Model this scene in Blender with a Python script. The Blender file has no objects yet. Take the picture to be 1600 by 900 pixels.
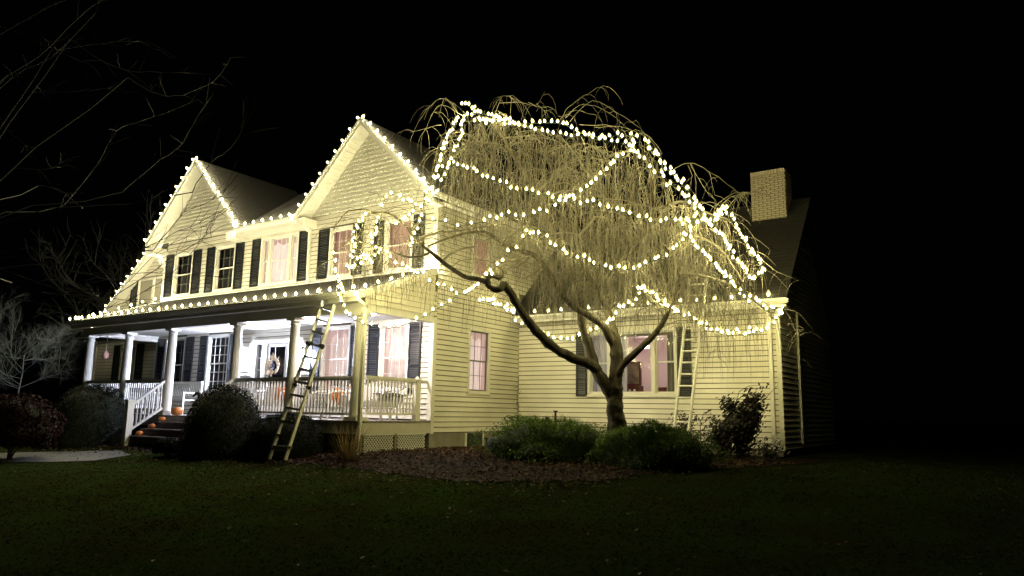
import bpy, math, random
from mathutils import Vector, Matrix, noise
random.seed(7)
S = bpy.context.scene
COL = S.collection
R = math.radians
# ------------------------------------------------------------------ camera, world, exposure
F = 1148.51                                   # focal length in units of a 1600-wide frame
YAW, PITCH, ROLL = R(34.15), R(9.625), R(1.0587)
CAM = Vector((11.595, -13.717, 0.517))
_f = Vector((-math.sin(YAW)*math.cos(PITCH), math.cos(YAW)*math.cos(PITCH), math.sin(PITCH)))
_r0 = Vector((math.cos(YAW), math.sin(YAW), 0)); _u0 = _r0.cross(_f)
_r = _r0*math.cos(ROLL)+_u0*math.sin(ROLL); _u = -_r0*math.sin(ROLL)+_u0*math.cos(ROLL)
cd = bpy.data.cameras.new('camera'); cam = bpy.data.objects.new('camera', cd); COL.objects.link(cam)
cd.sensor_width = 36; cd.lens = F/1600*36; cd.clip_end = 800; cd.clip_start = 0.05
cam.matrix_world = Matrix(((_r.x, _u.x, -_f.x, CAM.x), (_r.y, _u.y, -_f.y, CAM.y), (_r.z, _u.z, -_f.z, CAM.z), (0, 0, 0, 1)))
S.camera = cam
W = bpy.data.worlds.new('World'); S.world = W; W.use_nodes = True
bg = W.node_tree.nodes['Background']; bg.inputs[0].default_value = (0.25, 0.33, 0.42, 1); bg.inputs[1].default_value = 0.0009
S.view_settings.view_transform = 'Standard'; S.view_settings.look = 'None'; S.view_settings.gamma = 1
S.view_settings.use_curve_mapping = False; S.view_settings.exposure = 0
S.cycles.use_denoising = True; S.cycles.max_bounces = 6; S.cycles.diffuse_bounces = 3
S.cycles.sample_clamp_indirect = 4; S.cycles.transparent_max_bounces = 24
BULB = (1.0, 0.91, 0.43); BULB_E, C9_E = 370.0, 3900.0     # string bulbs: colour, emission
LANT = (0.74, 0.80, 1.0)                     # cool porch lanterns

def at(X, Y, ax, v):                          # point of the place seen at photo position X,Y on the plane axis=v
    d = _r*((X-800)/F)-_u*((Y-450)/F)+_f
    t = (v-CAM[ax])/d[ax]
    return CAM+d*t

# ------------------------------------------------------------------ materials
MATS = {}
def mat(name, col, rough=.6, var=.0, vs=8, bump=0, bs=40, spec=.5, metal=0, emit=None, estr=0, col2=None, stretch=None, coat=0):
    if name in MATS: return MATS[name]
    m = bpy.data.materials.new(name); m.use_nodes = True; nt = m.node_tree; N = nt.nodes; L = nt.links
    b = N['Principled BSDF']; b.inputs['Roughness'].default_value = rough; b.inputs['Metallic'].default_value = metal
    b.inputs['Specular IOR Level'].default_value = spec
    if coat: b.inputs['Coat Weight'].default_value = coat
    b.inputs['Base Color'].default_value = (*col, 1)
    if var or bump:
        tc = N.new('ShaderNodeTexCoord'); mp = N.new('ShaderNodeMapping'); L.new(tc.outputs['Object'], mp.inputs[0])
        if stretch: mp.inputs['Scale'].default_value = stretch
    if var:
        n = N.new('ShaderNodeTexNoise'); n.inputs['Scale'].default_value = vs; n.inputs['Detail'].default_value = 5; L.new(mp.outputs[0], n.inputs[0])
        rp = N.new('ShaderNodeValToRGB'); c2 = col2 or tuple(c*(1-var) for c in col)
        rp.color_ramp.elements[0].position = .35; rp.color_ramp.elements[1].position = .68
        rp.color_ramp.elements[0].color = (*c2, 1); rp.color_ramp.elements[1].color = (*col, 1)
        L.new(n.outputs[0], rp.inputs[0]); L.new(rp.outputs[0], b.inputs['Base Color'])
    if bump:
        n2 = N.new('ShaderNodeTexNoise'); n2.inputs['Scale'].default_value = bs; n2.inputs['Detail'].default_value = 4; L.new(mp.outputs[0], n2.inputs[0])
        bp = N.new('ShaderNodeBump'); bp.inputs['Strength'].default_value = bump; bp.inputs['Distance'].default_value = .02
        L.new(n2.outputs[0], bp.inputs['Height']); L.new(bp.outputs[0], b.inputs['Normal'])
    if emit:
        b.inputs['Emission Color'].default_value = (*emit, 1); b.inputs['Emission Strength'].default_value = estr
    MATS[name] = m; return m
M_SIDE = mat('vinyl_siding', (.81, .78, .69), .5, .20, .9, .15, 60)
M_LAPSHADE = mat('siding_lap_shade', (.10, .085, .05), .9)  # dark wall backing colour stands in for shadow under the siding laps
M_TRIM = mat('white_trim', (.78, .77, .72), .45, .06, 6)
M_SCAL = mat('scallop_shingle', (.76, .745, .67), .55, .08, 5)
M_SHUT = mat('black_shutter', (.012, .014, .02), .4, .2, 12)
M_ROOF = mat('asphalt_shingle', (.016, .0135, .011), .95, .5, 14, .5, 90)
M_FOUND = mat('foundation', (.30, .28, .23), .9, .25, 5, .4, 50)
M_MORTAR = mat('mortar', (.13, .115, .09), .95, .2, 20)
M_BRICK = mat('brick', (.50, .45, .35), .85, .45, 5, .4, 60, col2=(.33, .28, .20))
M_BARK = mat('cherry_bark', (.085, .07, .045), .9, .75, 9, 1.0, 22, stretch=(1, 1, .35))
M_TWIG = mat('twig_bark', (.175, .16, .125), .8, .3, 3)
M_WIRE = mat('green_wire', (.02, .035, .02), .6)
M_DECK = mat('deck_board', (.33, .29, .27), .7, .35, 9, .2, 40)
M_STEP = mat('brick_step', (.10, .065, .05), .85, .45, 14, .4, 40)
M_ALU = mat('aluminium', (.80, .79, .74), .45, .2, 9, metal=.1)
M_FIB = mat('ladder_step', (.16, .16, .14), .6, .3, 14, metal=.4)
M_BLACKM = mat('black_metal', (.012, .012, .013), .4)
M_ORANGE = mat('pumpkin_skin', (.62, .20, .035), .45, .3, 6, .2, 12)
M_STEM = mat('pumpkin_stem', (.22, .18, .09), .8)
M_DOOR = mat('dark_door', (.02, .025, .035), .3)
M_GRASS = mat('grass_blade', (.026, .037, .012), 1.0, .5, .9, col2=(.020, .022, .009), spec=0)
M_MULCH = mat('mulch', (.014, .008, .005), .95, .7, 22, .8, 50, spec=.05)
M_LEAFD = mat('dead_leaf', (.11, .066, .038), .85, .6, 25, col2=(.025, .014, .008), spec=.1)
M_PATH = mat('concrete_path', (.032, .032, .032), .9, .3, 3, .3, 60)
M_BOX = mat('boxwood_leaf', (.006, .009, .004), .9, .45, 9, spec=.12)
M_YEW = mat('yew_needle', (.115, .20, .032), .8, .5, 5, spec=.15)
M_RHODO = mat('broad_leaf', (.022, .020, .012), .5, .5, 12)
M_RED = mat('red_leaf', (.006, .0007, .0006), .9, .4, 8, spec=.05)
M_STRAW = mat('dry_stem', (.33, .24, .11), .8, .4, 10)
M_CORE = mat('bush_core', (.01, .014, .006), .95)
M_PILLOW = mat('pillow_cloth', (.72, .62, .50), .9)
M_OPIL = mat('orange_cloth', (.55, .17, .04), .9, .3, 14)
M_WICK = mat('wicker', (.66, .63, .60), .8, .35, 30, .4, 60)
M_QUILT = mat('quilt', (.30, .29, .31), .9, .35, 16, .4, 12)
M_WROOM = mat('room_wall', (.82, .66, .62), .8)
M_WOOD = mat('red_wood', (.20, .045, .02), .4, .4, 12)
M_PRINT = mat('picture_print', (.48, .36, .24), .6, .6, 3.5, col2=(.10, .09, .07))
M_HUSK = mat('corn_husk', (.78, .60, .40), .8, .35, 14)
M_BROWNROOM = mat('black_plastic', (.02, .02, .02), .5)

def emis(name, col, s):
    m = bpy.data.materials.new(name); m.use_nodes = True; N = m.node_tree.nodes; N.clear()
    o = N.new('ShaderNodeOutputMaterial'); e = N.new('ShaderNodeEmission'); e.inputs[0].default_value = (*col, 1); e.inputs[1].default_value = s
    m.node_tree.links.new(e.outputs[0], o.inputs[0]); return m
M_BULB = emis('lit_bulb', BULB, BULB_E)
M_C9 = emis('lit_roof_bulb', (1.0, .92, .60), C9_E)
def shell_mat(name, col, a):
    m = bpy.data.materials.new(name); m.use_nodes = True; N = m.node_tree.nodes; L = m.node_tree.links; N.clear()
    o = N.new('ShaderNodeOutputMaterial'); t = N.new('ShaderNodeBsdfTransparent'); t.inputs[0].default_value = (1, .97, .85, 1); e = N.new('ShaderNodeEmission'); e.inputs[0].default_value = (*col, 1); e.inputs[1].default_value = a
    x = N.new('ShaderNodeAddShader'); L.new(t.outputs[0], x.inputs[0]); L.new(e.outputs[0], x.inputs[1]); L.new(x.outputs[0], o.inputs[0]); return m
M_SHELL = shell_mat('bulb_glass', (1.0, .84, .34), .55)
M_LANT = emis('lantern_glow', LANT, 6500)
M_CEIL = emis('ceiling_lamp_glow', (1.0, .86, .76), 620)
M_ROOML = emis('room_lamp_glow', (1.0, .86, .80), 75)
M_LED = emis('blue_led', (.15, .75, 1.0), 3)

def glass_mat():
    m = bpy.data.materials.new('window_glass'); m.use_nodes = True; N = m.node_tree.nodes; L = m.node_tree.links; N.clear()
    o = N.new('ShaderNodeOutputMaterial'); t = N.new('ShaderNodeBsdfTransparent'); t.inputs[0].default_value = (.9, .92, .93, 1)
    g = N.new('ShaderNodeBsdfGlossy'); g.inputs['Roughness'].default_value = .06; fr = N.new('ShaderNodeFresnel'); fr.inputs[0].default_value = 1.5
    x = N.new('ShaderNodeMixShader'); L.new(fr.outputs[0], x.inputs[0]); L.new(t.outputs[0], x.inputs[1]); L.new(g.outputs[0], x.inputs[2]); L.new(x.outputs[0], o.inputs[0])
    return m
M_GLASS = glass_mat()
def curtain_mat(name, col, estr, base=(.5, .4, .38), z_fade=None):
    """cloth that glows with the lamp-lit room behind it; folds come from the mesh, the weave from noise"""
    m = bpy.data.materials.new(name); m.use_nodes = True; N = m.node_tree.nodes; L = m.node_tree.links; b = N['Principled BSDF']
    b.inputs['Base Color'].default_value = (*base, 1); b.inputs['Roughness'].default_value = .9
    tc = N.new('ShaderNodeTexCoord'); mp = N.new('ShaderNodeMapping'); mp.inputs['Scale'].default_value = (14, 14, 1.2); L.new(tc.outputs['Object'], mp.inputs[0])
    n = N.new('ShaderNodeTexNoise'); n.inputs['Scale'].default_value = 1.3; n.inputs['Detail'].default_value = 3; L.new(mp.outputs[0], n.inputs[0])
    rp = N.new('ShaderNodeValToRGB'); rp.color_ramp.elements[0].position = .3; rp.color_ramp.elements[1].position = .62
    rp.color_ramp.elements[0].color = (*(c*.62 for c in col), 1); rp.color_ramp.elements[1].color = (*col, 1)
    L.new(n.outputs[0], rp.inputs[0]); L.new(rp.outputs[0], b.inputs['Emission Color']); b.inputs['Emission Strength'].default_value = estr
    return m
M_CURP = curtain_mat('pink_lit_curtain', (1.0, .74, .67), 1.0)
M_CURW = curtain_mat('pale_lit_curtain', (1.0, .78, .70), .72)
M_DRAPE = curtain_mat('rose_drape', (1.0, .64, .57), .46)
M_CURB = curtain_mat('rose_blind', (1.0, .42, .33), .26)
M_CURD = mat('unlit_curtain', (.07, .068, .072), .9, .5, 3, stretch=(14, 14, 1))
M_CURG = mat('sheer_curtain', (.62, .58, .58), .9, .5, 2, stretch=(10, 10, .6), emit=(1, .85, .85), estr=.10)

# ------------------------------------------------------------------ mesh builder
class MB:
    def __init__(s): s.v = []; s.f = []; s.m = []
    def poly(s, pts, m=0):
        i = len(s.v); s.v += [tuple(p) for p in pts]; s.f.append(tuple(range(i, i+len(pts)))); s.m.append(m)
    def hexa(s, p, m=0):                     # 8 corners: bottom 0-3 ccw, top 4-7
        i = len(s.v); s.v += [tuple(q) for q in p]
        for f in ((3, 2, 1, 0), (4, 5, 6, 7), (0, 1, 5, 4), (1, 2, 6, 5), (2, 3, 7, 6), (3, 0, 4, 7)): s.f.append(tuple(i+k for k in f)); s.m.append(m)
    def box(s, x0, x1, y0, y1, z0, z1, m=0):
        s.hexa([(x0, y0, z0), (x1, y0, z0), (x1, y1, z0), (x0, y1, z0), (x0, y0, z1), (x1, y0, z1), (x1, y1, z1), (x0, y1, z1)], m)
    def bar(s, p, q, w, h, m=0, side=None):   # oriented beam from p to q
        p = Vector(p); q = Vector(q); d = (q-p).normalized()
        sd = Vector(side) if side else d.cross(Vector((0, 0, 1)))
        if sd.length < 1e-4: sd = Vector((1, 0, 0))
        sd = sd.normalized()*w/2; up = sd.cross(d).normalized()*h/2
        c = [p-sd-up, p+sd-up, q+sd-up, q-sd-up, p-sd+up, p+sd+up, q+sd+up, q-sd+up]; s.hexa(c, m)
    def tube(s, pts, rad, n=6, m=0, cap=True, knob=0):
        P = [Vector(p) for p in pts]; k = len(P)
        if not hasattr(rad, '__len__'): rad = [rad]*k
        i0 = len(s.v); t = (P[1]-P[0]).normalized(); a = t.orthogonal().normalized()
        for j in range(k):
            t = (P[min(j+1, k-1)]-P[max(j-1, 0)])
            t = t.normalized() if t.length > 1e-9 else Vector((0, 0, 1))
            a = (a-t*a.dot(t)); a = a.normalized() if a.length > 1e-6 else t.orthogonal().normalized()
            b = t.cross(a)
            for q in range(n):
                an = 2*math.pi*q/n; e = a*math.cos(an)+b*math.sin(an); kk = 1 if not knob else 1+knob*(noise.noise((P[j]+e*rad[j])*6)+.6*noise.noise((P[j]+e*rad[j])*17)); s.v.append(tuple(P[j]+e*rad[j]*kk))
        for j in range(k-1):
            for q in range(n):
                q2 = (q+1) % n; s.f.append((i0+j*n+q, i0+j*n+q2, i0+(j+1)*n+q2, i0+(j+1)*n+q)); s.m.append(m)
        if cap and n > 3:
            s.f.append(tuple(i0+q for q in range(n-1, -1, -1))); s.m.append(m)
            s.f.append(tuple(i0+(k-1)*n+q for q in range(n))); s.m.append(m)
    def lathe(s, c, prof, n=12, m=0, lobes=0, amp=0):
        i0 = len(s.v); c = Vector(c)
        for r, z in prof:
            for q in range(n):
                an = 2*math.pi*q/n; rr = r*(1+amp*abs(math.cos(an*lobes/2))) if lobes else r
                s.v.append((c.x+rr*math.cos(an), c.y+rr*math.sin(an), c.z+z))
        for j in range(len(prof)-1):
            for q in range(n):
                q2 = (q+1) % n; s.f.append((i0+j*n+q, i0+j*n+q2, i0+(j+1)*n+q2, i0+(j+1)*n+q)); s.m.append(m)
        s.f.append(tuple(i0+q for q in range(n-1, -1, -1))); s.m.append(m)
        s.f.append(tuple(i0+(len(prof)-1)*n+q for q in range(n))); s.m.append(m)
    def mesh(s, name, mats, smooth=False):
        me = bpy.data.meshes.new(name); me.from_pydata(s.v, [], s.f)
        for m in (mats if isinstance(mats, (list, tuple)) else [mats]): me.materials.append(m)
        if any(s.m): me.polygons.foreach_set('material_index', s.m)
        if smooth: me.polygons.foreach_set('use_smooth', [True]*len(me.polygons))
        me.update(); return me
    def obj(s, name, mats, parent=None, smooth=False, kind=None, label=None):
        return link(name, s.mesh(name, mats, smooth), parent, kind, label)
def link(name, me, parent=None, kind=None, label=None, mw=None):
    o = bpy.data.objects.new(name, me); COL.objects.link(o)
    if parent: o.parent = parent
    if mw is not None: o.matrix_local = mw
    if kind: o['kind'] = kind
    if label: o['label'] = label
    return o
def tag(o, label, cat, group=None):
    o['label'] = label; o['category'] = cat
    if group: o['group'] = group
    return o
def thing(name, label, cat, loc=(0, 0, 0), rz=0, group=None):
    o = bpy.data.objects.new(name, None); COL.objects.link(o); o.location = loc; o.rotation_euler = (0, 0, rz)
    o.empty_display_size = .2
    return tag(o, label, cat, group)

# ------------------------------------------------------------------ ground
def gz(x, y):
    t = -y
    k = [(-40, -.37), (1.6, -.37), (2.3, -.40), (4, -.60), (7, -.82), (13, -1.0), (60, -1.3), (400, -4)]
    z = k[0][1]
    for (a, za), (b, zb) in zip(k, k[1:]):
        if t >= a:
            u = min(1, (t-a)/(b-a)); z = za+(zb-za)*u
    if x > 8: z -= min(.25, (x-8)*.03)
    return z + .018*noise.noise(Vector((x*.7, y*.7, 0)))
def sheet(name, xs, ys, m, dz=0, inside=None, kind='structure'):
    b = MB(); idx = {}
    def vi(i, j):
        if (i, j) not in idx: idx[(i, j)] = len(b.v); b.v.append((xs[i], ys[j], gz(xs[i], ys[j])+dz))
        return idx[(i, j)]
    for i in range(len(xs)-1):
        for j in range(len(ys)-1):
            if inside and not inside((xs[i]+xs[i+1])/2, (ys[j]+ys[j+1])/2): continue
            b.f.append((vi(i, j), vi(i+1, j), vi(i+1, j+1), vi(i, j+1))); b.m.append(0)
    return b.obj(name, m, smooth=True, kind=kind)
def frange(a, b, n): return [a+(b-a)*i/n for i in range(n+1)]
gx = [-400, -200, -100, -60, -40]+frange(-30, 22, 130)+[30, 45, 80, 160, 400]
gy = [-400, -150, -60, -30, -20]+frange(-16, 12, 90)+[20, 40, 80, 160, 400]
M_SOIL = mat('lawn_soil', (.011, .020, .005), 1.0, .6, 1.1, .5, 30, col2=(.011, .012, .004), spec=0)
ground = sheet('lawn', gx, gy, M_SOIL)
def bed_edge(x):                              # front edge of the mulch bed
    pts = [(-13, -4.6), (-9.4, -3.9), (-8, -3.6), (-4.7, -3.6), (-1.2, -3.75), (1.0, -3.6), (2.4, -3.9), (4.5, -3.9), (6.2, -3.2), (7.4, -1.2), (8.0, .8), (8.2, 2.6)]
    for (a, ya), (b, yb) in zip(pts, pts[1:]):
        if a <= x <= b: return ya+(yb-ya)*(x-a)/(b-a)+.10*noise.noise(Vector((x*1.7, 3, 0)))
    return 99
in_bed = lambda x, y: bed_edge(x) < y < 3.8
sheet('mulch_bed', frange(-13, 9.2, 180), frange(-4.8, 3.8, 80), M_MULCH, .012, in_bed)
pa = [at(-60, 708, 2, -.72), at(186, 706, 2, -.60), at(205, 711, 2, -.60), at(150, 716, 2, -.62), at(-60, 720, 2, -.72)]
b = MB(); n = 24
for i in range(n):
    u0, u1 = i/n, (i+1)/n
    a0, a1 = pa[0].lerp(pa[1], u0), pa[0].lerp(pa[1], u1); c0, c1 = pa[4].lerp(pa[3], u0), pa[4].lerp(pa[3], u1)
    q = [Vector((p.x, p.y, gz(p.x, p.y)+.02)) for p in (a0, a1, c1, c0)]; b.poly(q[::-1])
p = [pa[1], pa[2], pa[3]]; b.poly([Vector((q.x, q.y, gz(q.x, q.y)+.02)) for q in p][::-1])
b.obj('concrete_path', M_PATH, kind='structure')
b = MB()
for i in range(150000):
    d = 3.2+24*random.random()**1.15; an = R(34.15)+R(random.uniform(-38, 38))
    x = CAM.x-math.sin(an)*d*1.0; y = CAM.y+math.cos(an)*d
    e_ = y-bed_edge(x)
    if in_bed(x, y) and (e_ > .9 or random.random() < e_/.9): continue
    g = noise.noise(Vector((x*1.1, y*1.1, 5)))
    if random.random() < -g*.8: continue
    h = random.uniform(.008, .026)*(1+.4*g); a = random.uniform(0, 6.28); w = .002+.0005*d; z = gz(x, y)
    dx, dy = math.cos(a)*w, math.sin(a)*w; lx, ly = random.gauss(0, .045), random.gauss(0, .045)
    i0 = len(b.v); b.v += [(x-dx, y-dy, z), (x+dx, y+dy, z), (x+lx, y+ly, z+h)]; b.f.append((i0, i0+1, i0+2)); b.m.append(0)
b.obj('grass', M_GRASS, kind='stuff')
b = MB()
for i in range(36000):
    x = random.uniform(-9, 9); y = random.uniform(-5.6, 1.5)
    if not in_bed(x, y):
        if y > -2 or random.random() > math.exp((y-bed_edge(x))/.5)*.6: continue
    s = random.uniform(.012, .038); a = random.uniform(0, 6.28); z = gz(x, y)+.016+random.uniform(0, .02)
    t1, t2 = random.uniform(-.02, .03), random.uniform(-.02, .03); c_, s_ = math.cos(a)*s, math.sin(a)*s
    b.poly([(x-c_, y-s_, z), (x+s_*.6, y-c_*.6, z+abs(t1)), (x+c_, y+s_, z+abs(t2)), (x-s_*.6, y+c_*.6, z+.004)])
for i in range(420):
    d = 4+14*random.random(); an = R(34.15)+R(random.uniform(-36, 36)); x = CAM.x-math.sin(an)*d; y = CAM.y+math.cos(an)*d
    if in_bed(x, y): continue
    s = random.uniform(.015, .04); a = random.uniform(0, 6.28); z = gz(x, y)+.02; c_, s_ = math.cos(a)*s, math.sin(a)*s
    b.poly([(x-c_, y-s_, z), (x+s_*.6, y-c_*.6, z+random.uniform(0, .02)), (x+c_, y+s_, z+random.uniform(0, .02)), (x-s_*.6, y+c_*.6, z+.004)])
b.obj('fallen_leaves', M_LEAFD, kind='stuff')

# ------------------------------------------------------------------ house
house = thing('house', 'two-storey cream house with black shutters, long columned front porch and brick chimney', 'house', (-4, 2, -.4))
H0 = Vector((-4, 2, -.4))
def hobj(b, name, mats, parent=None, smooth=False, kind=None, label=None, loc=H0):
    """mesh given in world coordinates, linked under the house (parent None) or one of its parts"""
    o = b.obj(name, mats, parent or house, smooth, kind, label)
    if parent is None: o.matrix_parent_inverse = Matrix.Translation(-H0)
    return o
E_ = .125
class Wall:                                   # a vertical plane: origin, u direction, outward normal
    def __init__(s, o, u, n): s.o = Vector(o); s.u = Vector(u); s.n = Vector(n)
    def p(s, u, z, d=0): return Vector((s.o.x+s.u.x*u+s.n.x*d, s.o.y+s.u.y*u+s.n.y*d, z))
def cut(a, b, ops):
    iv = [(a, b)]
    for c, d in ops:
        nv = []
        for p, q in iv:
            if d <= p or c >= q: nv.append((p, q)); continue
            if c > p: nv.append((p, c))
            if d < q: nv.append((d, q))
        iv = nv
    return iv
def hexw(b, w, u0, u1, v0, v1, z0, z1, d0, d1, m=0):
    """board on wall w: bottom u0..u1, top v0..v1"""
    c = [w.p(u0, z0, d0), w.p(u1, z0, d0), w.p(u1, z0, d1), w.p(u0, z0, d1), w.p(v0, z1, d0), w.p(v1, z1, d0), w.p(v1, z1, d1), w.p(v0, z1, d1)]
    b.hexa(c, m)
def clad(w, edges, z0, z1, ops, joined=False, name='siding_board'):
    """lap siding boards, one object for each course, round the openings (u0,u1,z0,z1)"""
    n = round((z1-z0)/E_); big = MB()
    for k in range(n):
        za, zb = z0+k*E_, min(z1, z0+(k+1)*E_); ea = edges(za); eb = edges(zb-.001)
        if ea is None or eb is None: continue
        b = big if joined else None
        op = [(o[0], o[1]) for o in ops if o[2] < (za+zb)/2 < o[3]]
        for c, d in cut(min(ea[0], eb[0]), max(ea[1], eb[1]), op):
            c1 = ea[0] if c == min(ea[0], eb[0]) else c; c2 = eb[0] if c == min(ea[0], eb[0]) else c
            d1 = ea[1] if d == max(ea[1], eb[1]) else d; d2 = eb[1] if d == max(ea[1], eb[1]) else d
            if d1-c1 < .02 and d2-c2 < .02: continue
            if not joined: b = MB()
            fr = random.uniform(-.0015, .0015)
            zl = za+.022; P = [w.p(c1, zl, .0), w.p(d1, zl, .0), w.p(d1, zl, .026+fr), w.p(c1, zl, .026+fr), w.p(c2, zb+.004, .0), w.p(d2, zb+.004, .0), w.p(d2, zb+.004, .004), w.p(c2, zb+.004, .004)]  # added gap below each board bares the dark backing as a painted shadow line
            b.hexa(P)
            if not joined: hobj(b, name, M_SIDE)
    if joined: hobj(big, name+'s', M_SIDE, kind='stuff')
def backing(w, u0, u1, z0, z1, ops, name, m, d=-.10):
    b = MB(); zs = sorted({z0, z1}|{o[2] for o in ops}|{o[3] for o in ops}); zs = [z for z in zs if z0 <= z <= z1]
    for za, zb in zip(zs, zs[1:]):
        for c, e in cut(u0, u1, [(o[0], o[1]) for o in ops if o[2] < (za+zb)/2 < o[3]]): hexw(b, w, c, e, c, e, za, zb, d, -.002)
    return hobj(b, name, m)
def curtain(b, w, u0, u1, z0, z1, d, m=0, fold=.07, amp=.02, side=0):
    n = max(6, int((u1-u0)/fold*3)); i0 = len(b.v); ph = random.random()*6
    for j in range(2):
        for i in range(n+1):
            u = u0+(u1-u0)*i/n; b.v.append(tuple(w.p(u, (z0, z1)[j], d+amp*math.sin(u/fold*3.2+ph+(.5*j))*(1+.4*math.sin(u*9)))))
    for i in range(n): b.f.append((i0+i, i0+i+1, i0+n+1+i+1, i0+n+1+i)); b.m.append(m)
def window(w, u0, u1, z0, z1, cur, grid=(3, 2), casing=.07, mull=None, label=None, sashm=None, mb=.012, open_room=False, muntm=None):
    """a double-hung window in an opening: casing (the part) > sash, muntins, pane, sill, curtain"""
    b = MB(); c = casing; sashm = sashm or M_TRIM
    hexw(b, w, u0, u0+c, u0, u0+c, z0+c, z1-c, -.1, .035); hexw(b, w, u1-c, u1, u1-c, u1, z0+c, z1-c, -.1, .035)
    hexw(b, w, u0, u1, u0, u1, z1-c, z1, -.1, .038); hexw(b, w, u0, u1, u0, u1, z0, z0+c, -.1, .038)
    for m_ in (mull or []): hexw(b, w, m_-.05, m_+.05, m_-.05, m_+.05, z0+c, z1-c, -.09, .03)
    fr = hobj(b, 'window', M_TRIM, label=label); mm = muntm or sashm
    def sub(b, name, m, **k): return b.obj(name, m, fr, **k)
    b = MB(); hexw(b, w, u0-.03, u1+.03, u0-.03, u1+.03, z0-.04, z0, 0, .06); sub(b, 'sill', M_TRIM)
    cells = []; e = [u0+c]+[x for m_ in (mull or []) for x in (m_-.05, m_+.05)]+[u1-c]
    for i in range(0, len(e), 2): cells.append((e[i], e[i+1]))
    gz0, gz1 = z0+c, z1-c; zm = (gz0+gz1)/2
    for ci, (a, d) in enumerate(cells):
        for za, zb, dep in (((gz0, gz1, -.04),) if (open_room and ci == 1) else ((gz0, zm+.02, -.05), (zm-.02, gz1, -.03))):
            b = MB(); s = .035
            hexw(b, w, a, a+s, a, a+s, za+s, zb-s, dep-.03, dep); hexw(b, w, d-s, d, d-s, d, za+s, zb-s, dep-.03, dep)
            hexw(b, w, a, d, a, d, za, za+s, dep-.03, dep+.002); hexw(b, w, a, d, a, d, zb-s, zb, dep-.03, dep+.002)
            sub(b, 'sash', sashm)
            if grid:
                b = MB(); nc = grid[0] if (d-a) > .6 else max(1, grid[0]//2)
                for k in range(1, nc): u = a+(d-a)*k/nc; hexw(b, w, u-mb/2, u+mb/2, u-mb/2, u+mb/2, za+s, zb-s, dep-.016, dep-.004)
                for k in range(1, grid[1]):
                    z = za+(zb-za)*k/grid[1]; hexw(b, w, a+s, d-s, a+s, d-s, z-mb/2, z+mb/2, dep-.018, dep-.006)
                if b.v: sub(b, 'muntin', mm)
            b = MB(); b.poly([w.p(a+s, za+s, dep-.02), w.p(d-s, za+s, dep-.02), w.p(d-s, zb-s, dep-.02), w.p(a+s, zb-s, dep-.02)]); sub(b, 'pane', M_GLASS)
    if cur:
        b = MB(); curtain(b, w, u0-.1, u1+.1, z0-.1, z1+.1, -.22); sub(b, 'curtain', cur)
    if cur in (M_CURP, M_CURW):                # side drapes and a swagged valance in front of the sheers
        wd = u1-u0
        for a, c_ in ((u0, u0+wd*.24), (u1-wd*.24, u1)):
            b = MB(); n_ = 14; i0 = 0
            for j in range(6):
                v = j/5; k_ = 1-.45*math.sin(v*math.pi*.85)
                for i in range(n_+1):
                    t_ = i/n_; u_ = a+(c_-a)*t_*k_ if a == u0 else c_-(c_-a)*(1-t_)*k_; b.v.append(tuple(w.p(u_, z1-(z1-z0)*v, -.16+.018*math.sin(t_*22))))
            for j in range(5):
                for i in range(n_): q = j*(n_+1)+i; b.f.append((q, q+1, q+n_+2, q+n_+1)); b.m.append(0)
            sub(b, 'drape', M_DRAPE)
        b = MB(); n_ = 36; hgt = (z1-z0)*.17
        for j in range(3):
            for i in range(n_+1):
                t_ = i/n_; drop = hgt*(.55+.45*abs(math.sin(t_*math.pi*3))); b.v.append(tuple(w.p(u0+wd*t_, z1-.02-drop*j/2, -.135+.02*math.sin(t_*60)*(j > 0))))
        for j in range(2):
            for i in range(n_): q = j*(n_+1)+i; b.f.append((q, q+1, q+n_+2, q+n_+1)); b.m.append(0)
        sub(b, 'valance', M_DRAPE)
    if not open_room:                          # shallow reveal so no gap shows the inside of the shell
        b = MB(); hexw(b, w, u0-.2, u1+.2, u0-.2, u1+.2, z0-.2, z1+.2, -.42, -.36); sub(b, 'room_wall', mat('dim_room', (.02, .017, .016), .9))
    return fr
def shutter(w, u0, u1, z0, z1):
    b = MB(); s = .045
    hexw(b, w, u0, u0+s, u0, u0+s, z0, z1, .022, .055); hexw(b, w, u1-s, u1, u1-s, u1, z0, z1, .022, .055)
    for z in (z0, (z0+z1)/2-s/2-.12*(z1-z0), z1-s, z1-s-.16*(z1-z0)): hexw(b, w, u0+s, u1-s, u0+s, u1-s, z, z+s, .022, .053)
    n = int((z1-z0)/.045)
    for k in range(n):
        z = z0+(z1-z0)*k/n; P = [w.p(u0+s, z, .030), w.p(u1-s, z, .030), w.p(u1-s, z, .046), w.p(u0+s, z, .046), w.p(u0+s, z+.04, .024), w.p(u1-s, z+.04, .024), w.p(u1-s, z+.04, .032), w.p(u0+s, z+.04, .032)]; b.hexa(P)
    hobj(b, 'shutter', M_SHUT)

WF = Wall((0, 0, 0), (1, 0, 0), (0, -1, 0))          # main front wall, u = x
WS = Wall((0, 0, 0), (0, 1, 0), (1, 0, 0))           # main side wall, u = y
WW = Wall((0, 3.74, 0), (1, 0, 0), (0, -1, 0))       # wing front wall
WL = Wall((0, 1.0, 0), (1, 0, 0), (0, -1, 0))        # far left wing front wall
WR = Wall((7.25, 3.74, 0), (0, 1, 0), (1, 0, 0))     # wing right side
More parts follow.
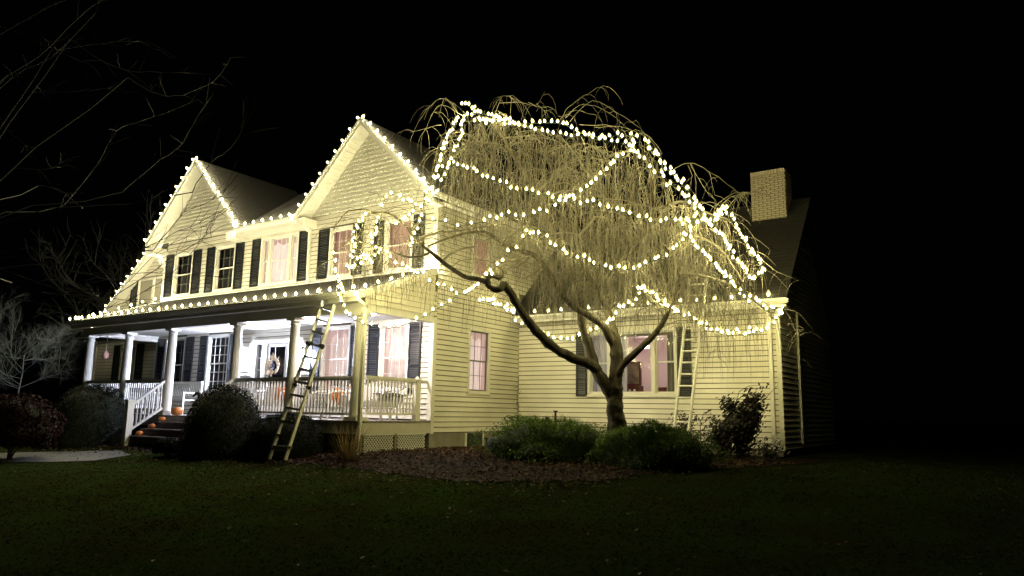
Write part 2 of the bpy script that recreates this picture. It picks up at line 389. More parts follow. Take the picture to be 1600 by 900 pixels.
# --- main front
low = [(-11.45, -10.32, .95, 2.74), (-9.14, -8.02, .95, 2.74), (-3.95, -2.84, .95, 2.74), (-1.76, -.77, .95, 2.72)]
door_op = (-6.86, -4.72, .30, 2.46)
up = [(-11.42, -10.34, 4.10, 5.58), (-9.14, -8.10, 4.10, 5.58), (-6.87, -5.15, 4.10, 5.58), (-3.87, -2.95, 4.08, 5.50), (-1.77, -.77, 4.06, 5.46)]
ops = low+[door_op]+up
backing(WF, -12, 0, .22, 5.95, ops, 'front_wall', M_LAPSHADE)
clad(WF, lambda z: (-11.9, -.1), .30, 2.80, low+[door_op])
b = MB(); b.box(-11.9, -.1, -.03, 0, 3.955, 4.04); hobj(b, 'band_board', M_TRIM)
clad(WF, lambda z: (-11.9, -.1), 4.04, 5.92, up)
# corner boards
b = MB()
for x0, x1, y0, y1, z0, z1 in ((-12.02, -11.9, -.035, 0, .3, 2.8), (-12.02, -11.9, -.035, 0, 3.9, 5.72), (-.1, .028, -.03, -.002, .3, 2.78), (-.1, .028, -.03, -.002, 4.0, 5.7)): b.box(x0, x1, y0, y1, z0, z1)
hobj(b, 'corner_board', M_TRIM)
b = MB(); b.box(.0, .028, -.002, .10, -.02, 2.79); b.box(.0, .028, -.002, .10, 3.88, 5.7); hobj(b, 'corner_board', M_TRIM)
window(WF, *low[0], M_CURD, (4, 2), mb=.016, muntm=mat('grey_muntin', (.13, .13, .12), .6)); window(WF, *low[1], M_CURD, (4, 3), mb=.022)
window(WF, *low[2], M_CURW, (4, 2)); window(WF, *low[3], M_CURW, (3, 2))
M_GM = mat('grey_muntin', (.13, .13, .12), .6)
window(WF, *up[0], M_CURD, (3, 2), mb=.014, muntm=M_GM); window(WF, *up[1], M_CURD, (3, 2), mb=.014, muntm=M_GM)
window(WF, *up[2], M_CURP, (4, 2), mull=(-6.47, -5.55), mb=.014, label='triple window lit pink behind swagged curtains')
window(WF, *up[3], M_CURB, (3, 2)); window(WF, *up[4], M_CURB, None)
for a, c, z0, z1 in ((-11.93, -11.48, .95, 2.72), (-10.30, -9.86, .95, 2.72), (-9.52, -9.16, .95, 2.72), (-8.0, -7.62, .95, 2.72), (-4.34, -3.97, .95, 2.72), (-2.82, -2.45, .95, 2.72), (-2.16, -1.78, .95, 2.70), (-.75, -.36, .95, 2.70),
        (-11.88, -11.44, 4.12, 5.57), (-10.32, -9.88, 4.12, 5.57), (-9.57, -9.16, 4.10, 5.57), (-8.08, -7.68, 4.10, 5.57), (-7.27, -6.89, 4.10, 5.57), (-5.13, -4.74, 4.10, 5.57), (-4.30, -3.89, 4.08, 5.50), (-2.93, -2.55, 4.08, 5.50), (-2.12, -1.79, 4.06, 5.46), (-.75, -.38, 4.06, 5.46)):
    shutter(WF, a, c, z0, z1)
# --- entry door with sidelights
b = MB()
for a, c in ((-6.86, -6.70), (-6.44, -6.24), (-5.30, -5.12), (-4.88, -4.72)): b.box(a, c, -.05, .08, .30, 2.36)
b.box(-6.86, -4.72, -.055, .08, 2.36, 2.47); dr = hobj(b, 'door_frame', M_TRIM)
b = MB(); b.box(-6.24, -5.30, .03, .07, .32, 2.36); b.obj('door', M_DOOR, dr)
b = MB()
for x in (-6.20, -5.42): b.box(x, x+.08, -.03, .0, .34, 2.34)
b.box(-6.12, -5.42, -.03, 0, 2.26, 2.34); b.box(-6.12, -5.42, -.03, 0, .34, .62); b.obj('storm_door', M_TRIM, dr)
b = MB(); b.poly([(-6.12, -.012, .62), (-5.42, -.012, .62), (-5.42, -.012, 2.26), (-6.12, -.012, 2.26)]); b.obj('pane', M_GLASS, dr)
for a in (-6.70, -5.12):
    b = MB(); b.box(a, a+.26, .05, .07, .32, 2.36); b.obj('sidelight', mat('sidelight_glass', (.10, .10, .10), .15, .6, 9, emit=(.8, .8, 1), estr=.03), dr)
    b = MB()
    for z in (.9, 1.25, 1.6, 1.95): b.box(a, a+.26, .03, .05, z, z+.02)
    b.obj('muntin', M_TRIM, dr)
b = MB(); b.tube([(-6.06, -.07, 1.30), (-6.06, -.03, 1.30)], .035, 10); b.tube([(-6.06, -.09, 1.30), (-6.06, -.07, 1.30)], [.03, .045], 10); b.obj('door_knob', mat('brass', (.6, .4, .15), .3, metal=1), dr)
# --- side wall
sops = [(1.40, 2.36, 1.00, 2.68), (1.46, 2.34, 4.05, 5.22)]
backing(WS, 0, 9, 0, 5.8, sops, 'side_wall', M_LAPSHADE)
clad(WS, lambda z: (.10, 3.74) if z < 3.9 else (.10, 8.98), 0, 5.75, sops)
b = MB(); b.poly([(0, -2.36, 2.80), (0, 0, 2.80), (0, 0, 3.92), (0, -2.36, 3.06)]); b.poly([(-.1, -2.36, 3.06), (-.1, 0, 3.92), (-.1, 0, 2.80), (-.1, -2.36, 2.80)]); hobj(b, 'porch_end_panel', M_SIDE)
clad(WS, lambda z: (-2.36+max(0, (z-3.02)*2.6), .10) if z < 3.9 else None, 2.80, 3.80, [(-.002, .10, 3.4, 9)])
window(WS, *sops[0], M_CURW, (3, 2), casing=.06, sashm=mat('grey_sash', (.16, .14, .12), .6), label='tall narrow lit window with pale curtain')
window(WS, *sops[1], M_CURB, None, casing=.07)
# foundation + basement vent
b = MB(); b.box(-.03, -.002, -.02, 3.78, -.9, -.0); b.box(-.3, 7.22, 3.765, 3.9, -.9, -.2); b.box(7.0, 7.22, 3.9, 9, -.9, -.2); b.box(-12, -.04, .0, .2, -.9, .2)
hobj(b, 'foundation', M_FOUND)
b = MB(); b.box(-.003, .02, 1.42, 2.10, -.34, -.02); hobj(b, 'basement_window', M_BROWNROOM)
b = MB(); b.box(-.003, .03, 1.36, 1.42, -.36, -.01); b.box(-.003, .03, 2.10, 2.16, -.36, -.01); hobj(b, 'basement_window_frame', M_TRIM)
# --- wing
wx0 = at(919, 560, 1, 3.74).x; wx1 = at(1058, 560, 1, 3.74).x; wz0 = 1.0; wz1 = at(990, 515, 1, 3.74).z
m1 = at(1021, 560, 1, 3.74).x; m0 = wx0+(wx1-m1)
wops = [(wx0, wx1, wz0, wz1)]
backing(WW, 0, 7.25, -.2, 3.1, wops, 'wing_front_wall', M_LAPSHADE)
clad(WW, lambda z: (.03, 7.16), -.21, 3.04, wops)
b = MB(); b.box(7.165, 7.265, 3.70, 3.72, -.22, 3.0); hobj(b, 'corner_board', M_TRIM)
b = MB(); b.box(.03, 7.1, 3.70, 3.735, 2.98, 3.06); hobj(b, 'frieze_board', M_TRIM)
window(WW, wx0, wx1, wz0, wz1, None, (1, 1), mull=(m0, m1), open_room=True, label='wide picture window with a lit pink room behind')
sw = at(1082, 600, 1, 3.7).x-at(1060, 600, 1, 3.7).x
shutter(WW, wx1+.02, wx1+.02+sw, wz0-.02, wz1); shutter(WW, at(900, 600, 1, 3.7).x, wx0-.02, wz0-.02, wz1)
room = MB(); rx0, rx1 = wx0-.6, wx1+.6
room.box(rx0, rx1, 6.4, 6.45, .0, 2.7); room.box(rx0-.05, rx0, 3.9, 6.45, 0, 2.7); room.box(rx1, rx1+.05, 3.9, 6.45, 0, 2.7); room.box(rx0, rx1, 3.86, 6.4, 2.7, 2.75); room.box(rx0, rx1, 3.86, 6.4, -.05, 0)
rm = hobj(room, 'dining_room', M_WROOM)
b = MB(); b.box(m0+.3, m1-.8, 5.0, 5.3, 2.35, 2.42); b.obj('room_lamp', M_ROOML, rm)
b = MB(); curtain(b, WW, wx0, m0+.42, wz0-.05, wz1, -.2, amp=.03); b.obj('curtain', M_CURG, rm)
b = MB(); curtain(b, WW, wx1-.33, wx1+.02, wz0-.05, wz1, -.2, amp=.03); b.obj('curtain', mat('grey_curtain', (.33, .31, .27), .9), rm)
b = MB(); b.box(m0, wx1, 3.9, 4.0, wz1-.16, wz1-.02); b.obj('valance', mat('grey_curtain', (.33, .31, .27), .9), rm)
pc = at(989, 584, 1, 4.5)                       # picture on the wall and radio on the sill
b = MB(); pw, ph = .20, .27
b.box(pc.x-pw, pc.x+pw, 4.47, 4.5, pc.z-ph, pc.z+ph); b.obj('picture', M_PRINT, rm)
b = MB()
for a in ((pc.x-pw-.05, pc.x-pw, pc.z-ph-.05, pc.z+ph+.05), (pc.x+pw, pc.x+pw+.05, pc.z-ph-.05, pc.z+ph+.05), (pc.x-pw, pc.x+pw, pc.z+ph, pc.z+ph+.05), (pc.x-pw, pc.x+pw, pc.z-ph-.05, pc.z-ph)): b.box(a[0], a[1], 4.44, 4.5, a[2], a[3])
b.obj('picture_frame', M_WOOD, rm)
b = MB(); b.box(pc.x-.28, pc.x+.30, 4.2, 4.5, pc.z-ph-.30, pc.z-ph-.06); b.obj('cabinet', M_WOOD, rm)
b = MB()
for k in range(4): b.lathe((pc.x-.2+.13*k, 4.17, pc.z-ph-.25), [(.03, 0), (.045, .04), (.03, .08), (.02, .1)], 8)
b.obj('cup', M_TRIM, rm)
b = MB(); b.box(wx1-.62, wx1-.42, 4.0, 4.1, wz0+.02, wz0+.22); b.obj('small_chair_back', M_WOOD, rm)
# wing right gable end (seen edge on in the dark)
clad(WR, lambda z: (.0, 5.6) if z < 3.1 else ((z-3.1)/1.05+.12, 5.6-(z-3.1)/1.05), -.21, 5.4, [], joined=True, name='side_siding_board')
backing(WR, 0, 5.7, -.2, 3.0, [], 'wing_side_wall', M_LAPSHADE)
b = MB(); b.box(7.28, 7.33, 5.2, 5.32, -.1, 3.1); hobj(b, 'side_trim', M_TRIM)

# ------------------------------------------------------------------ roofs
def slab(b, P, t=.1, m=0):                     # P: 4 points of the top; thickness straight down
    q = [Vector(p) for p in P]; b.hexa([p-Vector((0, 0, t)) for p in q]+q, m)
def shingles(P, name='roof_shingles', step=.14, parent=None):
    """courses of shingle laid as thin stepped strips: P = eave0, eave1, ridge1, ridge0"""
    a, c, d, e = [Vector(p) for p in P]; n = max(1, int((d-c).length/step)); b = MB(); nrm = (c-a).cross(e-a).normalized()
    if nrm.z < 0: nrm = -nrm
    for k in range(n):
        u0, u1 = k/n, (k+1.15)/n; u1 = min(u1, 1)
        p0, p1 = a.lerp(e, u0), c.lerp(d, u0); q0, q1 = a.lerp(e, u1), c.lerp(d, u1)
        b.poly([p0+nrm*.010, p1+nrm*.010, q1+nrm*.004, q0+nrm*.004]); b.poly([p0, p1, p1+nrm*.010, p0+nrm*.010])
    return hobj(b, name, M_ROOF, parent, kind='stuff')
def rakeboards(x0, z0, xa, za, x1, z1, ya, yb, h=.2):
    """fascia along both slopes of a front gable at y=ya, boarded soffit back to y=yb"""
    b = MB()
    for (p, q) in (((x0, z0), (xa, za)), ((x1, z1), (xa, za))):
        b.hexa([(p[0], ya, p[1]-h), (q[0], ya, q[1]-h), (q[0], ya+.03, q[1]-h), (p[0], ya+.03, p[1]-h), (p[0], ya, p[1]), (q[0], ya, q[1]), (q[0], ya+.03, q[1]), (p[0], ya+.03, p[1])])
        b.hexa([(p[0], ya-.02, p[1]-.07), (q[0], ya-.02, q[1]-.07), (q[0], ya-.001, q[1]-.07), (p[0], ya-.001, p[1]-.07), (p[0], ya-.02, p[1]+.01), (q[0], ya-.02, q[1]+.01), (q[0], ya-.001, q[1]+.01), (p[0], ya-.001, p[1]+.01)])
    rk = hobj(b, 'rake_fascia', M_TRIM)
    b = MB()
    for (p, q) in (((x0, z0), (xa, za)), ((x1, z1), (xa, za))):
        n = int(math.dist(p, q)/.15)
        for k in range(n):
            a = (p[0]+(q[0]-p[0])*(k+.04)/n, p[1]+(q[1]-p[1])*(k+.04)/n); c = (p[0]+(q[0]-p[0])*(k+.96)/n, p[1]+(q[1]-p[1])*(k+.96)/n)
            b.hexa([(a[0], ya+.03, a[1]-.145), (c[0], ya+.03, c[1]-.145), (c[0], yb, c[1]-.145), (a[0], yb, a[1]-.145), (a[0], ya+.03, a[1]-.125), (c[0], ya+.03, c[1]-.125), (c[0], yb, c[1]-.125), (a[0], yb, a[1]-.125)])
    b.obj('soffit_boards', M_TRIM, rk, kind='stuff')
    return rk
def scallops(x0, x1, zb, xa, za, y):
    """fish-scale shingles filling a triangle"""
    b = MB(); b.poly([(x0, y, zb), (x1, y, zb), (xa, y, za)]); hobj(b, 'gable_sheathing', M_SCAL)
    b = MB(); rh = .125; w = .105; r = 0; z = zb
    while z < za-.08:
        hw0 = (xa-x0)*(za-z)/(za-zb); hw1 = (x1-xa)*(za-z)/(za-zb); n0 = int(hw0/w)+1; n1 = int(hw1/w)+1; off = (r % 2)*w/2
        for k in range(-n0, n1+1):
            x = xa+k*w+off
            if x-w/2 < xa-hw0 or x+w/2 > xa+hw1: continue
            ft = .034; pts = []
            g = w/2-.003
            low_ = [(x+g*math.cos(t), z+.045-.045*math.sin(t)) for t in (0, math.pi*.25, math.pi*.5, math.pi*.75, math.pi)]
            fr = [(x+g, y-.006, z+rh+.02)]+[(px, y-ft, pz) for px, pz in low_]+[(x-g, y-.006, z+rh+.02)]
            b.poly(fr[::-1])
            for (p, q) in zip(low_, low_[1:]): b.poly([(p[0], y-ft, p[1]), (q[0], y-ft, q[1]), (q[0], y-.001, q[1]), (p[0], y-.001, p[1])])
        z += rh; r += 1
    hobj(b, 'scallop_shingles', M_SCAL, kind='stuff')
BG = dict(x0=-4.92, xa=-2.40, x1=.22, z0=5.84, za=8.30)   # big gable
SG = dict(x0=-12.45, xa=-10.0, x1=-7.52, z0=6.02, za=8.52)  # small gable
for G, yb_, yend in ((BG, 0, 9.2), (SG, 0, 3.6)):
    b = MB()
    slab(b, [(G['x0'], -.47, G['z0']), (G['x0'], yend, G['z0']), (G['xa'], yend, G['za']), (G['xa'], -.47, G['za'])][::-1], .1)
    slab(b, [(G['xa'], -.47, G['za']), (G['xa'], yend, G['za']), (G['x1'], yend, G['z0']), (G['x1'], -.47, G['z0'])][::-1], .1)
    hobj(b, 'gable_roof', M_ROOF)
    shingles([(G['x1']+.02, -.49, G['z0']), (G['x1']+.02, yend, G['z0']), (G['xa'], yend, G['za']), (G['xa'], -.49, G['za'])])
    shingles([(G['x0']-.02, yend, G['z0']), (G['x0']-.02, -.49, G['z0']), (G['xa'], -.49, G['za']), (G['xa'], yend, G['za'])])
    rakeboards(G['x0'], G['z0'], G['xa'], G['za'], G['x1'], G['z0'], -.50, .02, .2)
b = MB(); b.poly([(-12, .01, 5.9), (-7.5, .01, 5.9), (-10, .01, 8.3)]); hobj(b, 'gable_wall', M_SIDE); b = MB(); b.poly([(-4.5, .01, 5.9), (0, .01, 5.9), (-2.4, .01, 8.2)]); hobj(b, 'gable_wall', M_SIDE)
scallops(-4.70, .02, 5.93, -2.40, 8.17, -.004); scallops(-12.2, -7.75, 6.02, -10.0, 8.35, -.004)
b = MB()                                        # cornice return boxes
for x0, x1 in ((-4.95, -4.44), (-.02, .24), (-12.47, -11.98), (-8.0, -7.5)): b = MB(); b.box(x0, x1, -.49, -.022, 5.56, 5.80); hobj(b, 'cornice_return', M_TRIM)
# main roof between the gables
b = MB(); slab(b, [(-7.54, -.45, 5.86), (-4.90, -.45, 5.86), (-4.90, 3.8, 8.45), (-7.54, 3.8, 8.45)], .1)
for xa_, xb_ in ((-12.4, -7.54), (-4.90, -2.4)): slab(b, [(xa_, .1, 6.195), (xb_, .1, 6.195), (xb_, 3.8, 8.45), (xa_, 3.8, 8.45)], .1)
slab(b, [(-12.4, 3.8, 8.45), (-2.4, 3.8, 8.45), (-2.4, 8.5, 5.6), (-12.4, 8.5, 5.6)], .1)
hobj(b, 'main_roof', M_ROOF); shingles([(-7.5, -.47, 5.86), (-4.95, -.47, 5.86), (-4.95, 3.8, 8.45), (-7.5, 3.8, 8.45)])
b = MB(); b.box(-7.5, -4.95, -.42, -.0, 5.66, 5.69); b.box(-7.5, -4.95, -.45, -.42, 5.64, 5.84); sf = hobj(b, 'eave_soffit', M_TRIM)
def gutter(p, q, out, parent=None):
    """K-style gutter from p to q, opening upwards, projecting along out"""
    p = Vector(p); q = Vector(q); o = Vector(out); prof = [(0, .0), (.07, 0), (.09, .035), (.115, .06), (.12, .115), (.112, .115), (.105, .065), (.065, .012), (.006, .012), (0, .115)]
    b = MB(); k = len(prof)
    for e in (p, q):
        for d, z in prof: b.v.append(tuple(e+o*d+Vector((0, 0, z))))
    for i in range(k-1): b.f.append((i, i+1, k+i+1, k+i)); b.m.append(0)
    b.f.append(tuple(range(k-1, -1, -1))); b.m.append(0); b.f.append(tuple(range(k, 2*k))); b.m.append(0)
    return hobj(b, 'gutter', M_TRIM)
gutter((-7.5, -.455, 5.74), (-4.95, -.455, 5.74), (0, -1, 0))
gutter((.24, -.45, 5.70), (.24, 9, 5.70), (1, 0, 0))
b = MB(); b.box(0.02, .24, 0, 9, 5.66, 5.69); b.box(.21, .24, -.45, 9, 5.64, 5.83); hobj(b, 'side_fascia', M_TRIM)
b = MB(); b.poly([(-12, 0, 5.8), (-12, 3.8, 8.35), (-12, 8, 5.8)]); b.box(-12.02, -11.99, .0, 8.2, 0, 5.8); b.box(-12, 0, 8.9, 9, 0, 5.8); hobj(b, 'rear_walls', M_SIDE)
# wing roof
b = MB(); slab(b, [(.0, 3.38, 3.20), (7.5, 3.38, 3.20), (7.5, 6.48, 6.36), (.0, 6.48, 6.36)], .1); slab(b, [(0, 6.48, 6.36), (7.5, 6.48, 6.36), (7.5, 9.6, 3.2), (0, 9.6, 3.2)], .1)
wr = hobj(b, 'wing_roof', M_ROOF); shingles([(.0, 3.36, 3.20), (7.52, 3.36, 3.20), (7.52, 6.48, 6.36), (.0, 6.48, 6.36)])
b = MB(); b.bar((7.45, 3.42, 3.08), (7.45, 6.48, 6.20), .03, .12, side=(1, 0, 0)); hobj(b, 'rake_fascia', M_TRIM)
b = MB(); b.box(.0, 7.5, 3.36, 3.39, 3.0, 3.18); b.box(0, 7.5, 3.39, 3.72, 3.0, 3.03); hobj(b, 'eave_soffit', M_TRIM)
gutter((.05, 3.355, 3.07), (7.56, 3.355, 3.07), (0, -1, 0))
# far left wing
Lz = 6.28; Lx = -14.1; Ls = .77
b = MB(); slab(b, [(-18.2, .65, Lz-4.1*Ls), (Lx, .65, Lz), (Lx, 6, Lz), (-18.2, 6, Lz-4.1*Ls)], .1); slab(b, [(Lx, .65, Lz), (-12.1, .65, Lz-2.0*Ls), (-12.1, 6, Lz-2.0*Ls), (Lx, 6, Lz)], .1); hobj(b, 'gable_roof', M_ROOF)
rakeboards(-18.2, Lz-4.1*Ls, Lx, Lz, -12.03, Lz-2.07*Ls, .62, 1.0, .2)
lops = [(-15.35, -13.55, 3.6, 5.2), (-16.1, -15.0, 1.0, 2.75)]
def ledge(z):
    if z < 3.2: return (-17.9, -12.03)
    h = (Lz-.12-z)/Ls; return (Lx-h, min(-12.03, Lx+h)) if h > .05 else None
clad(WL, ledge, .0, 6.0, lops, joined=True, name='left_siding_board')
b = MB(); b.box(-18.0, -12.45, .1, .99, 2.98, 3.03); b.box(-14.2, -12.45, -1.2, .1, 2.86, 2.92); hobj(b, 'added_shade_canopy', M_ROOF)  # hidden canopy slabs, added to keep bulb light off the left wing wall
b = MB(); b.poly([(-17.9, 1.02, -.4), (-12.03, 1.02, -.4), (-12.03, 1.02, 4.7), (Lx, 1.02, 6.2), (-17.9, 1.02, 3.3)]); b.box(-17.9, -12.1, 5.9, 6, -.4, 3); b.box(-17.92, -17.9, 1, 6, -.4, 3.2); hobj(b, 'left_wing_wall', mat('left_backing', (.3, .28, .24), .9))
window(WL, -15.35, -13.55, 3.6, 5.2, M_CURD, (2, 1), mull=(-14.35,), mb=.014); window(WL, *lops[1], M_CURD, (3, 2))
shutter(WL, -15.8, -15.37, 3.6, 5.2); shutter(WL, -13.53, -13.1, 3.6, 5.15); shutter(WL, -16.55, -16.12, 1.0, 2.75); shutter(WL, -14.98, -14.5, 1.0, 2.75)
b = MB(); b.box(-18.0, -17.88, .96, 1.05, -.4, 3.3); hobj(b, 'corner_board', M_TRIM)
# downspouts
def downspout(pts, r=.04):
    b = MB()
    for p, q in zip(pts, pts[1:]): b.bar(p, q, r*2, r*1.6)
    for p in pts[1:-1]: b.box(p[0]-r, p[0]+r, p[1]-r*.8, p[1]+r*.8, p[2]-r, p[2]+r)
    hobj(b, 'downspout', M_TRIM)
downspout([(-4.80, -.52, 5.72), (-4.66, -.07, 5.50), (-4.62, -.07, 4.0)])
downspout([(7.05, 3.30, 3.06), (7.05, 3.64, 2.85), (7.05, 3.64, .12)]); downspout([(7.06, 3.60, .12), (7.08, 3.55, -.30)], .05)
downspout([(-.02, -2.62, 2.92), (.10, -2.42, 2.76), (.10, -2.42, .1)]); downspout([(.10, -2.43, .12), (.12, -2.50, -.40)])
b = MB(); b.box(7.0, 7.14, 3.48, 3.62, -.45, -.30); hobj(b, 'drain_boot', M_BLACKM)

# ------------------------------------------------------------------ porch
PY = -2.22
b = MB(); slab(b, [(-12.42, -2.58, 3.04), (.03, -2.58, 3.04), (.03, .0, 4.0), (-12.42, 0, 4.0)], .08); pr = hobj(b, 'porch_roof', M_ROOF)
shingles([(-12.44, -2.60, 3.04), (.05, -2.60, 3.04), (.05, 0, 4.0), (-12.44, 0, 4.0)])
b = MB(); b.bar((.045, -2.6, 2.96), (.045, .0, 3.92), .03, .15, side=(1, 0, 0)); hobj(b, 'rake_fascia', M_TRIM); b = MB(); b.bar((-12.435, -2.6, 2.96), (-12.435, .0, 3.92), .03, .15, side=(1, 0, 0)); hobj(b, 'rake_fascia', M_TRIM)
b = MB(); b.box(-12.4, .03, -2.60, -2.57, 2.84, 3.0); b.box(-12.4, .0, -2.57, -2.40, 2.84, 2.86); hobj(b, 'porch_fascia', M_TRIM)
gutter((-12.46, -2.60, 2.93), (.02, -2.60, 2.93), (0, -1, 0))
b = MB(); b.box(-12.12, -.002, PY-.16, PY+.12, 2.62, 2.84); b.box(-.20, -.012, PY+.12, -.0, 2.66, 2.80); b.box(-12.12, -11.9, PY+.12, 0, 2.62, 2.84); hobj(b, 'porch_beam', M_TRIM)
b = MB()
for k in range(30):
    y = PY+.12+(abs(PY)-.12)*k/30; b.box(-11.9, -.2, y+.003, y+abs(PY-.12)/30-.006, 2.80, 2.82)
hobj(b, 'porch_ceiling_boards', M_TRIM, kind='stuff')
b = MB(); b.box(-11.9, -.1, PY, 0, 2.825, 2.84); hobj(b, 'porch_ceiling_backing', M_TRIM)
bt = MB()
for k in range(18):
    y = -2.36+2.36*k/18; bt.box(-12.2, .03, y, y+.122, .255, .285)
hobj(bt, 'deck_boards', M_DECK, kind='stuff')
b = MB(); b.box(-12.15, -.02, -2.31, -2.28, -.0, .25); b.box(-.02, .01, -2.31, -.002, .0, .25); b.box(-12.15, -12.12, -2.28, 0, 0, .25); hobj(b, 'deck_fascia', mat('deck_fascia', (.60, .58, .50), .6, .1, 5))
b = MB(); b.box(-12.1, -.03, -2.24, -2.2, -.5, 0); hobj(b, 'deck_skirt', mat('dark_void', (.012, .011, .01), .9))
def lattice(y0, y1, z0, z1):
    b = MB(); s = .082; x = -.012; w = .020
    n = int((y1-y0+z1-z0)/s)
    for k in range(n+1):
        c = y0+k*s
        a0 = (min(c, y1), z0+max(0, c-y1)); a1 = (max(c-(z1-z0), y0), z0+min(z1-z0, c-y0))
        if abs(a0[0]-a1[0]) > .01:
            b.bar((x, a0[0], a0[1]), (x, a1[0], a1[1]), .008, w, side=(1, 0, 0))
            b.bar((x-.009, y0+y1-a0[0], a0[1]), (x-.009, y0+y1-a1[0], a1[1]), .008, w, side=(1, 0, 0))
    f = MB(); f.box(-.03, .002, y0-.03, y1+.03, z0-.03, z0-.002); f.box(-.03, .002, y0-.03, y1+.03, z1+.002, z1+.03)
    o = hobj(f, 'lattice_panel', M_TRIM); b.obj('lattice_strips', M_TRIM, o, kind='stuff')
lattice(-2.16, -1.24, -.37, -.03); lattice(-1.10, -.16, -.35, -.03)
b = MB(); b.box(-.06, .0, -1.21, -1.13, -.42, 0); hobj(b, 'deck_post', mat('old_post', (.24, .20, .14), .8, .3, 9)); b = MB(); b.box(-.08, -.0, -2.28, -2.2, -.5, 0); hobj(b, 'deck_post', mat('old_post', (.24, .20, .14), .8, .3, 9))
# columns
cols = [-11.87, -9.68, -7.46, -4.58, -2.40, -.22]
cm = MB(); cm.lathe((0, 0, 0), [(.135, .08), (.135, .12), (.125, .14), (.125, .9), (.118, 1.5), (.105, 2.16), (.12, 2.18), (.12, 2.21), (.105, 2.22), (.105, 2.25)], 20)
cme = cm.mesh('column_shaft', M_TRIM, False)
for p in cme.polygons: p.use_smooth = len(p.vertices) == 4
cb = MB(); cb.box(-.17, .17, -.17, .17, 0, .08); cbe = cb.mesh('column_base', M_TRIM)
cc = MB(); cc.box(-.15, .15, -.15, .15, 2.28, 2.335); cc.lathe((0, 0, 0), [(.11, 2.25), (.14, 2.28)], 20); cce = cc.mesh('column_capital', M_TRIM)
for i, x in enumerate(cols):
    big = 1.12 if i == 5 else 1
    o = link('column', cme, house, mw=Matrix.Translation(Vector((x, PY, .285))-H0)@Matrix.Diagonal((big, big, 1, 1)))
    link('base', cbe, o); link('capital', cce, o)
# railings
bal = MB(); s = .017
bal.box(-s, s, -s, s, 0, .10); bal.lathe((0, 0, 0), [(.012, .10), (.024, .16), (.026, .24), (.016, .40), (.013, .60), (.018, .62)], 6); bal.box(-s, s, -s, s, .62, .76)
bale = bal.mesh('baluster', M_TRIM)
def railing(p, q, n, zt=1.22, zb=.42):
    b = MB(); p = Vector(p); q = Vector(q)
    b.bar((p.x, p.y, zt), (q.x, q.y, zt), .09, .05); b.bar((p.x, p.y, zt-.045), (q.x, q.y, zt-.045), .05, .04); b.bar((p.x, p.y, zb), (q.x, q.y, zb), .06, .05)
    m_ = p.lerp(q, .5); b.box(m_.x-.02, m_.x+.02, m_.y-.02, m_.y+.02, .285, zb-.025)
    r_ = hobj(b, 'railing', M_TRIM)
    L_ = zt-.065-zb-.025
    for k in range(n):
        c = p.lerp(q, (k+.5)/n); link('baluster', bale, r_, mw=Matrix.Translation((c.x, c.y, zb+.025))@Matrix.Diagonal((1, 1, L_/.76, 1)))
for a, c in ((0, 1), (1, 2), (3, 4), (4, 5)): railing((cols[a]+.13, PY, 0), (cols[c]-.13, PY, 0), 18)
railing((-.12, PY+.16, 0), (-.12, -.46, 0), 15, 1.24, .44)
b = MB(); b.box(-.19, -.05, -.46, -.32, .285, 1.24); b.box(-.21, -.03, -.48, -.30, 1.24, 1.27); b.lathe((-.12, -.39, 1.27), [(.08, 0), (.03, .05), (.0, .06)], 4); hobj(b, 'newel_post', M_TRIM)
b = MB(); b.box(-.15, -.09, -.32, -.03, 1.19, 1.24); hobj(b, 'rail_stub', M_TRIM)
# steps
NEWY = -3.28
for k in range(4):
    z1 = .12-.18*k; b = MB(); y1 = -2.32-.30*(k+1)
    if k < 3: b.box(-7.28, -4.50, y1, -2.31, z1-.18, z1-.03); st = hobj(b, 'step', M_STEP); b = MB(); b.box(-7.30, -4.48, y1-.03, -2.31-.30*k, z1-.03+.0, z1); b.obj('tread', mat('stone_tread', (.20, .16, .14), .8, .4, 9), st)
for x in (-7.36, -4.42):
    b = MB(); p = (x, -2.40); q = (x, NEWY+.06)
    b.bar((x, p[1], 1.18), (x, q[1], .54), .07, .06); b.bar((x, p[1], .47), (x, q[1], -.10), .06, .06)
    o = hobj(b, 'stair_railing', M_TRIM)
    for k in range(8):
        t = (k+.5)/8; y = p[1]+(q[1]-p[1])*t; zb = .47-.57*t+.03; zt = 1.18-.64*t-.03
        link('baluster', bale, o, mw=Matrix.Translation((x, y, zb))@Matrix.Diagonal((1, 1, (zt-zb)/.76, 1)))
    b = MB(); b.box(x-.08, x+.08, NEWY-.08, NEWY+.08, -.52, .62); b.box(x-.10, x+.10, NEWY-.1, NEWY+.1, .62, .66); b.box(x-.09, x+.09, NEWY-.09, NEWY+.09, -.55, -.42); b.obj('newel_post', M_TRIM, o)

# ------------------------------------------------------------------ chimney
cx0, cx1, cy0, cy1 = 6.12, 7.02, 5.85, 6.55; cz0 = at(1174, 352, 1, cy0).z; cz1 = at(1197, 266, 1, cy0).z
b = MB(); b.box(cx0+.012, cx1-.012, cy0+.022, cy1, cz0-1.2, cz1-.02); ch = hobj(b, 'chimney', M_MORTAR)
nb = 22; bh = (cz1-cz0)/(nb+2.2)
def brick_mesh(L, h, d=.09):
    b = MB(); e = .009; b.hexa([(0, 0, e), (L, 0, e), (L, d, e), (0, d, e), (0, 0, h-e), (L, 0, h-e), (L, d, h-e), (0, d, h-e)]); return b.mesh('brick', M_BRICK)
BL = .20; bms = {}
def put_brick(x, y, z, L, h, rot=0):
    k = (round(L, 3), round(h, 3))
    if k not in bms: bms[k] = brick_mesh(*k)
    link('brick', bms[k], ch, mw=Matrix.Translation((x, y, z))@Matrix.Rotation(rot, 4, 'Z'))
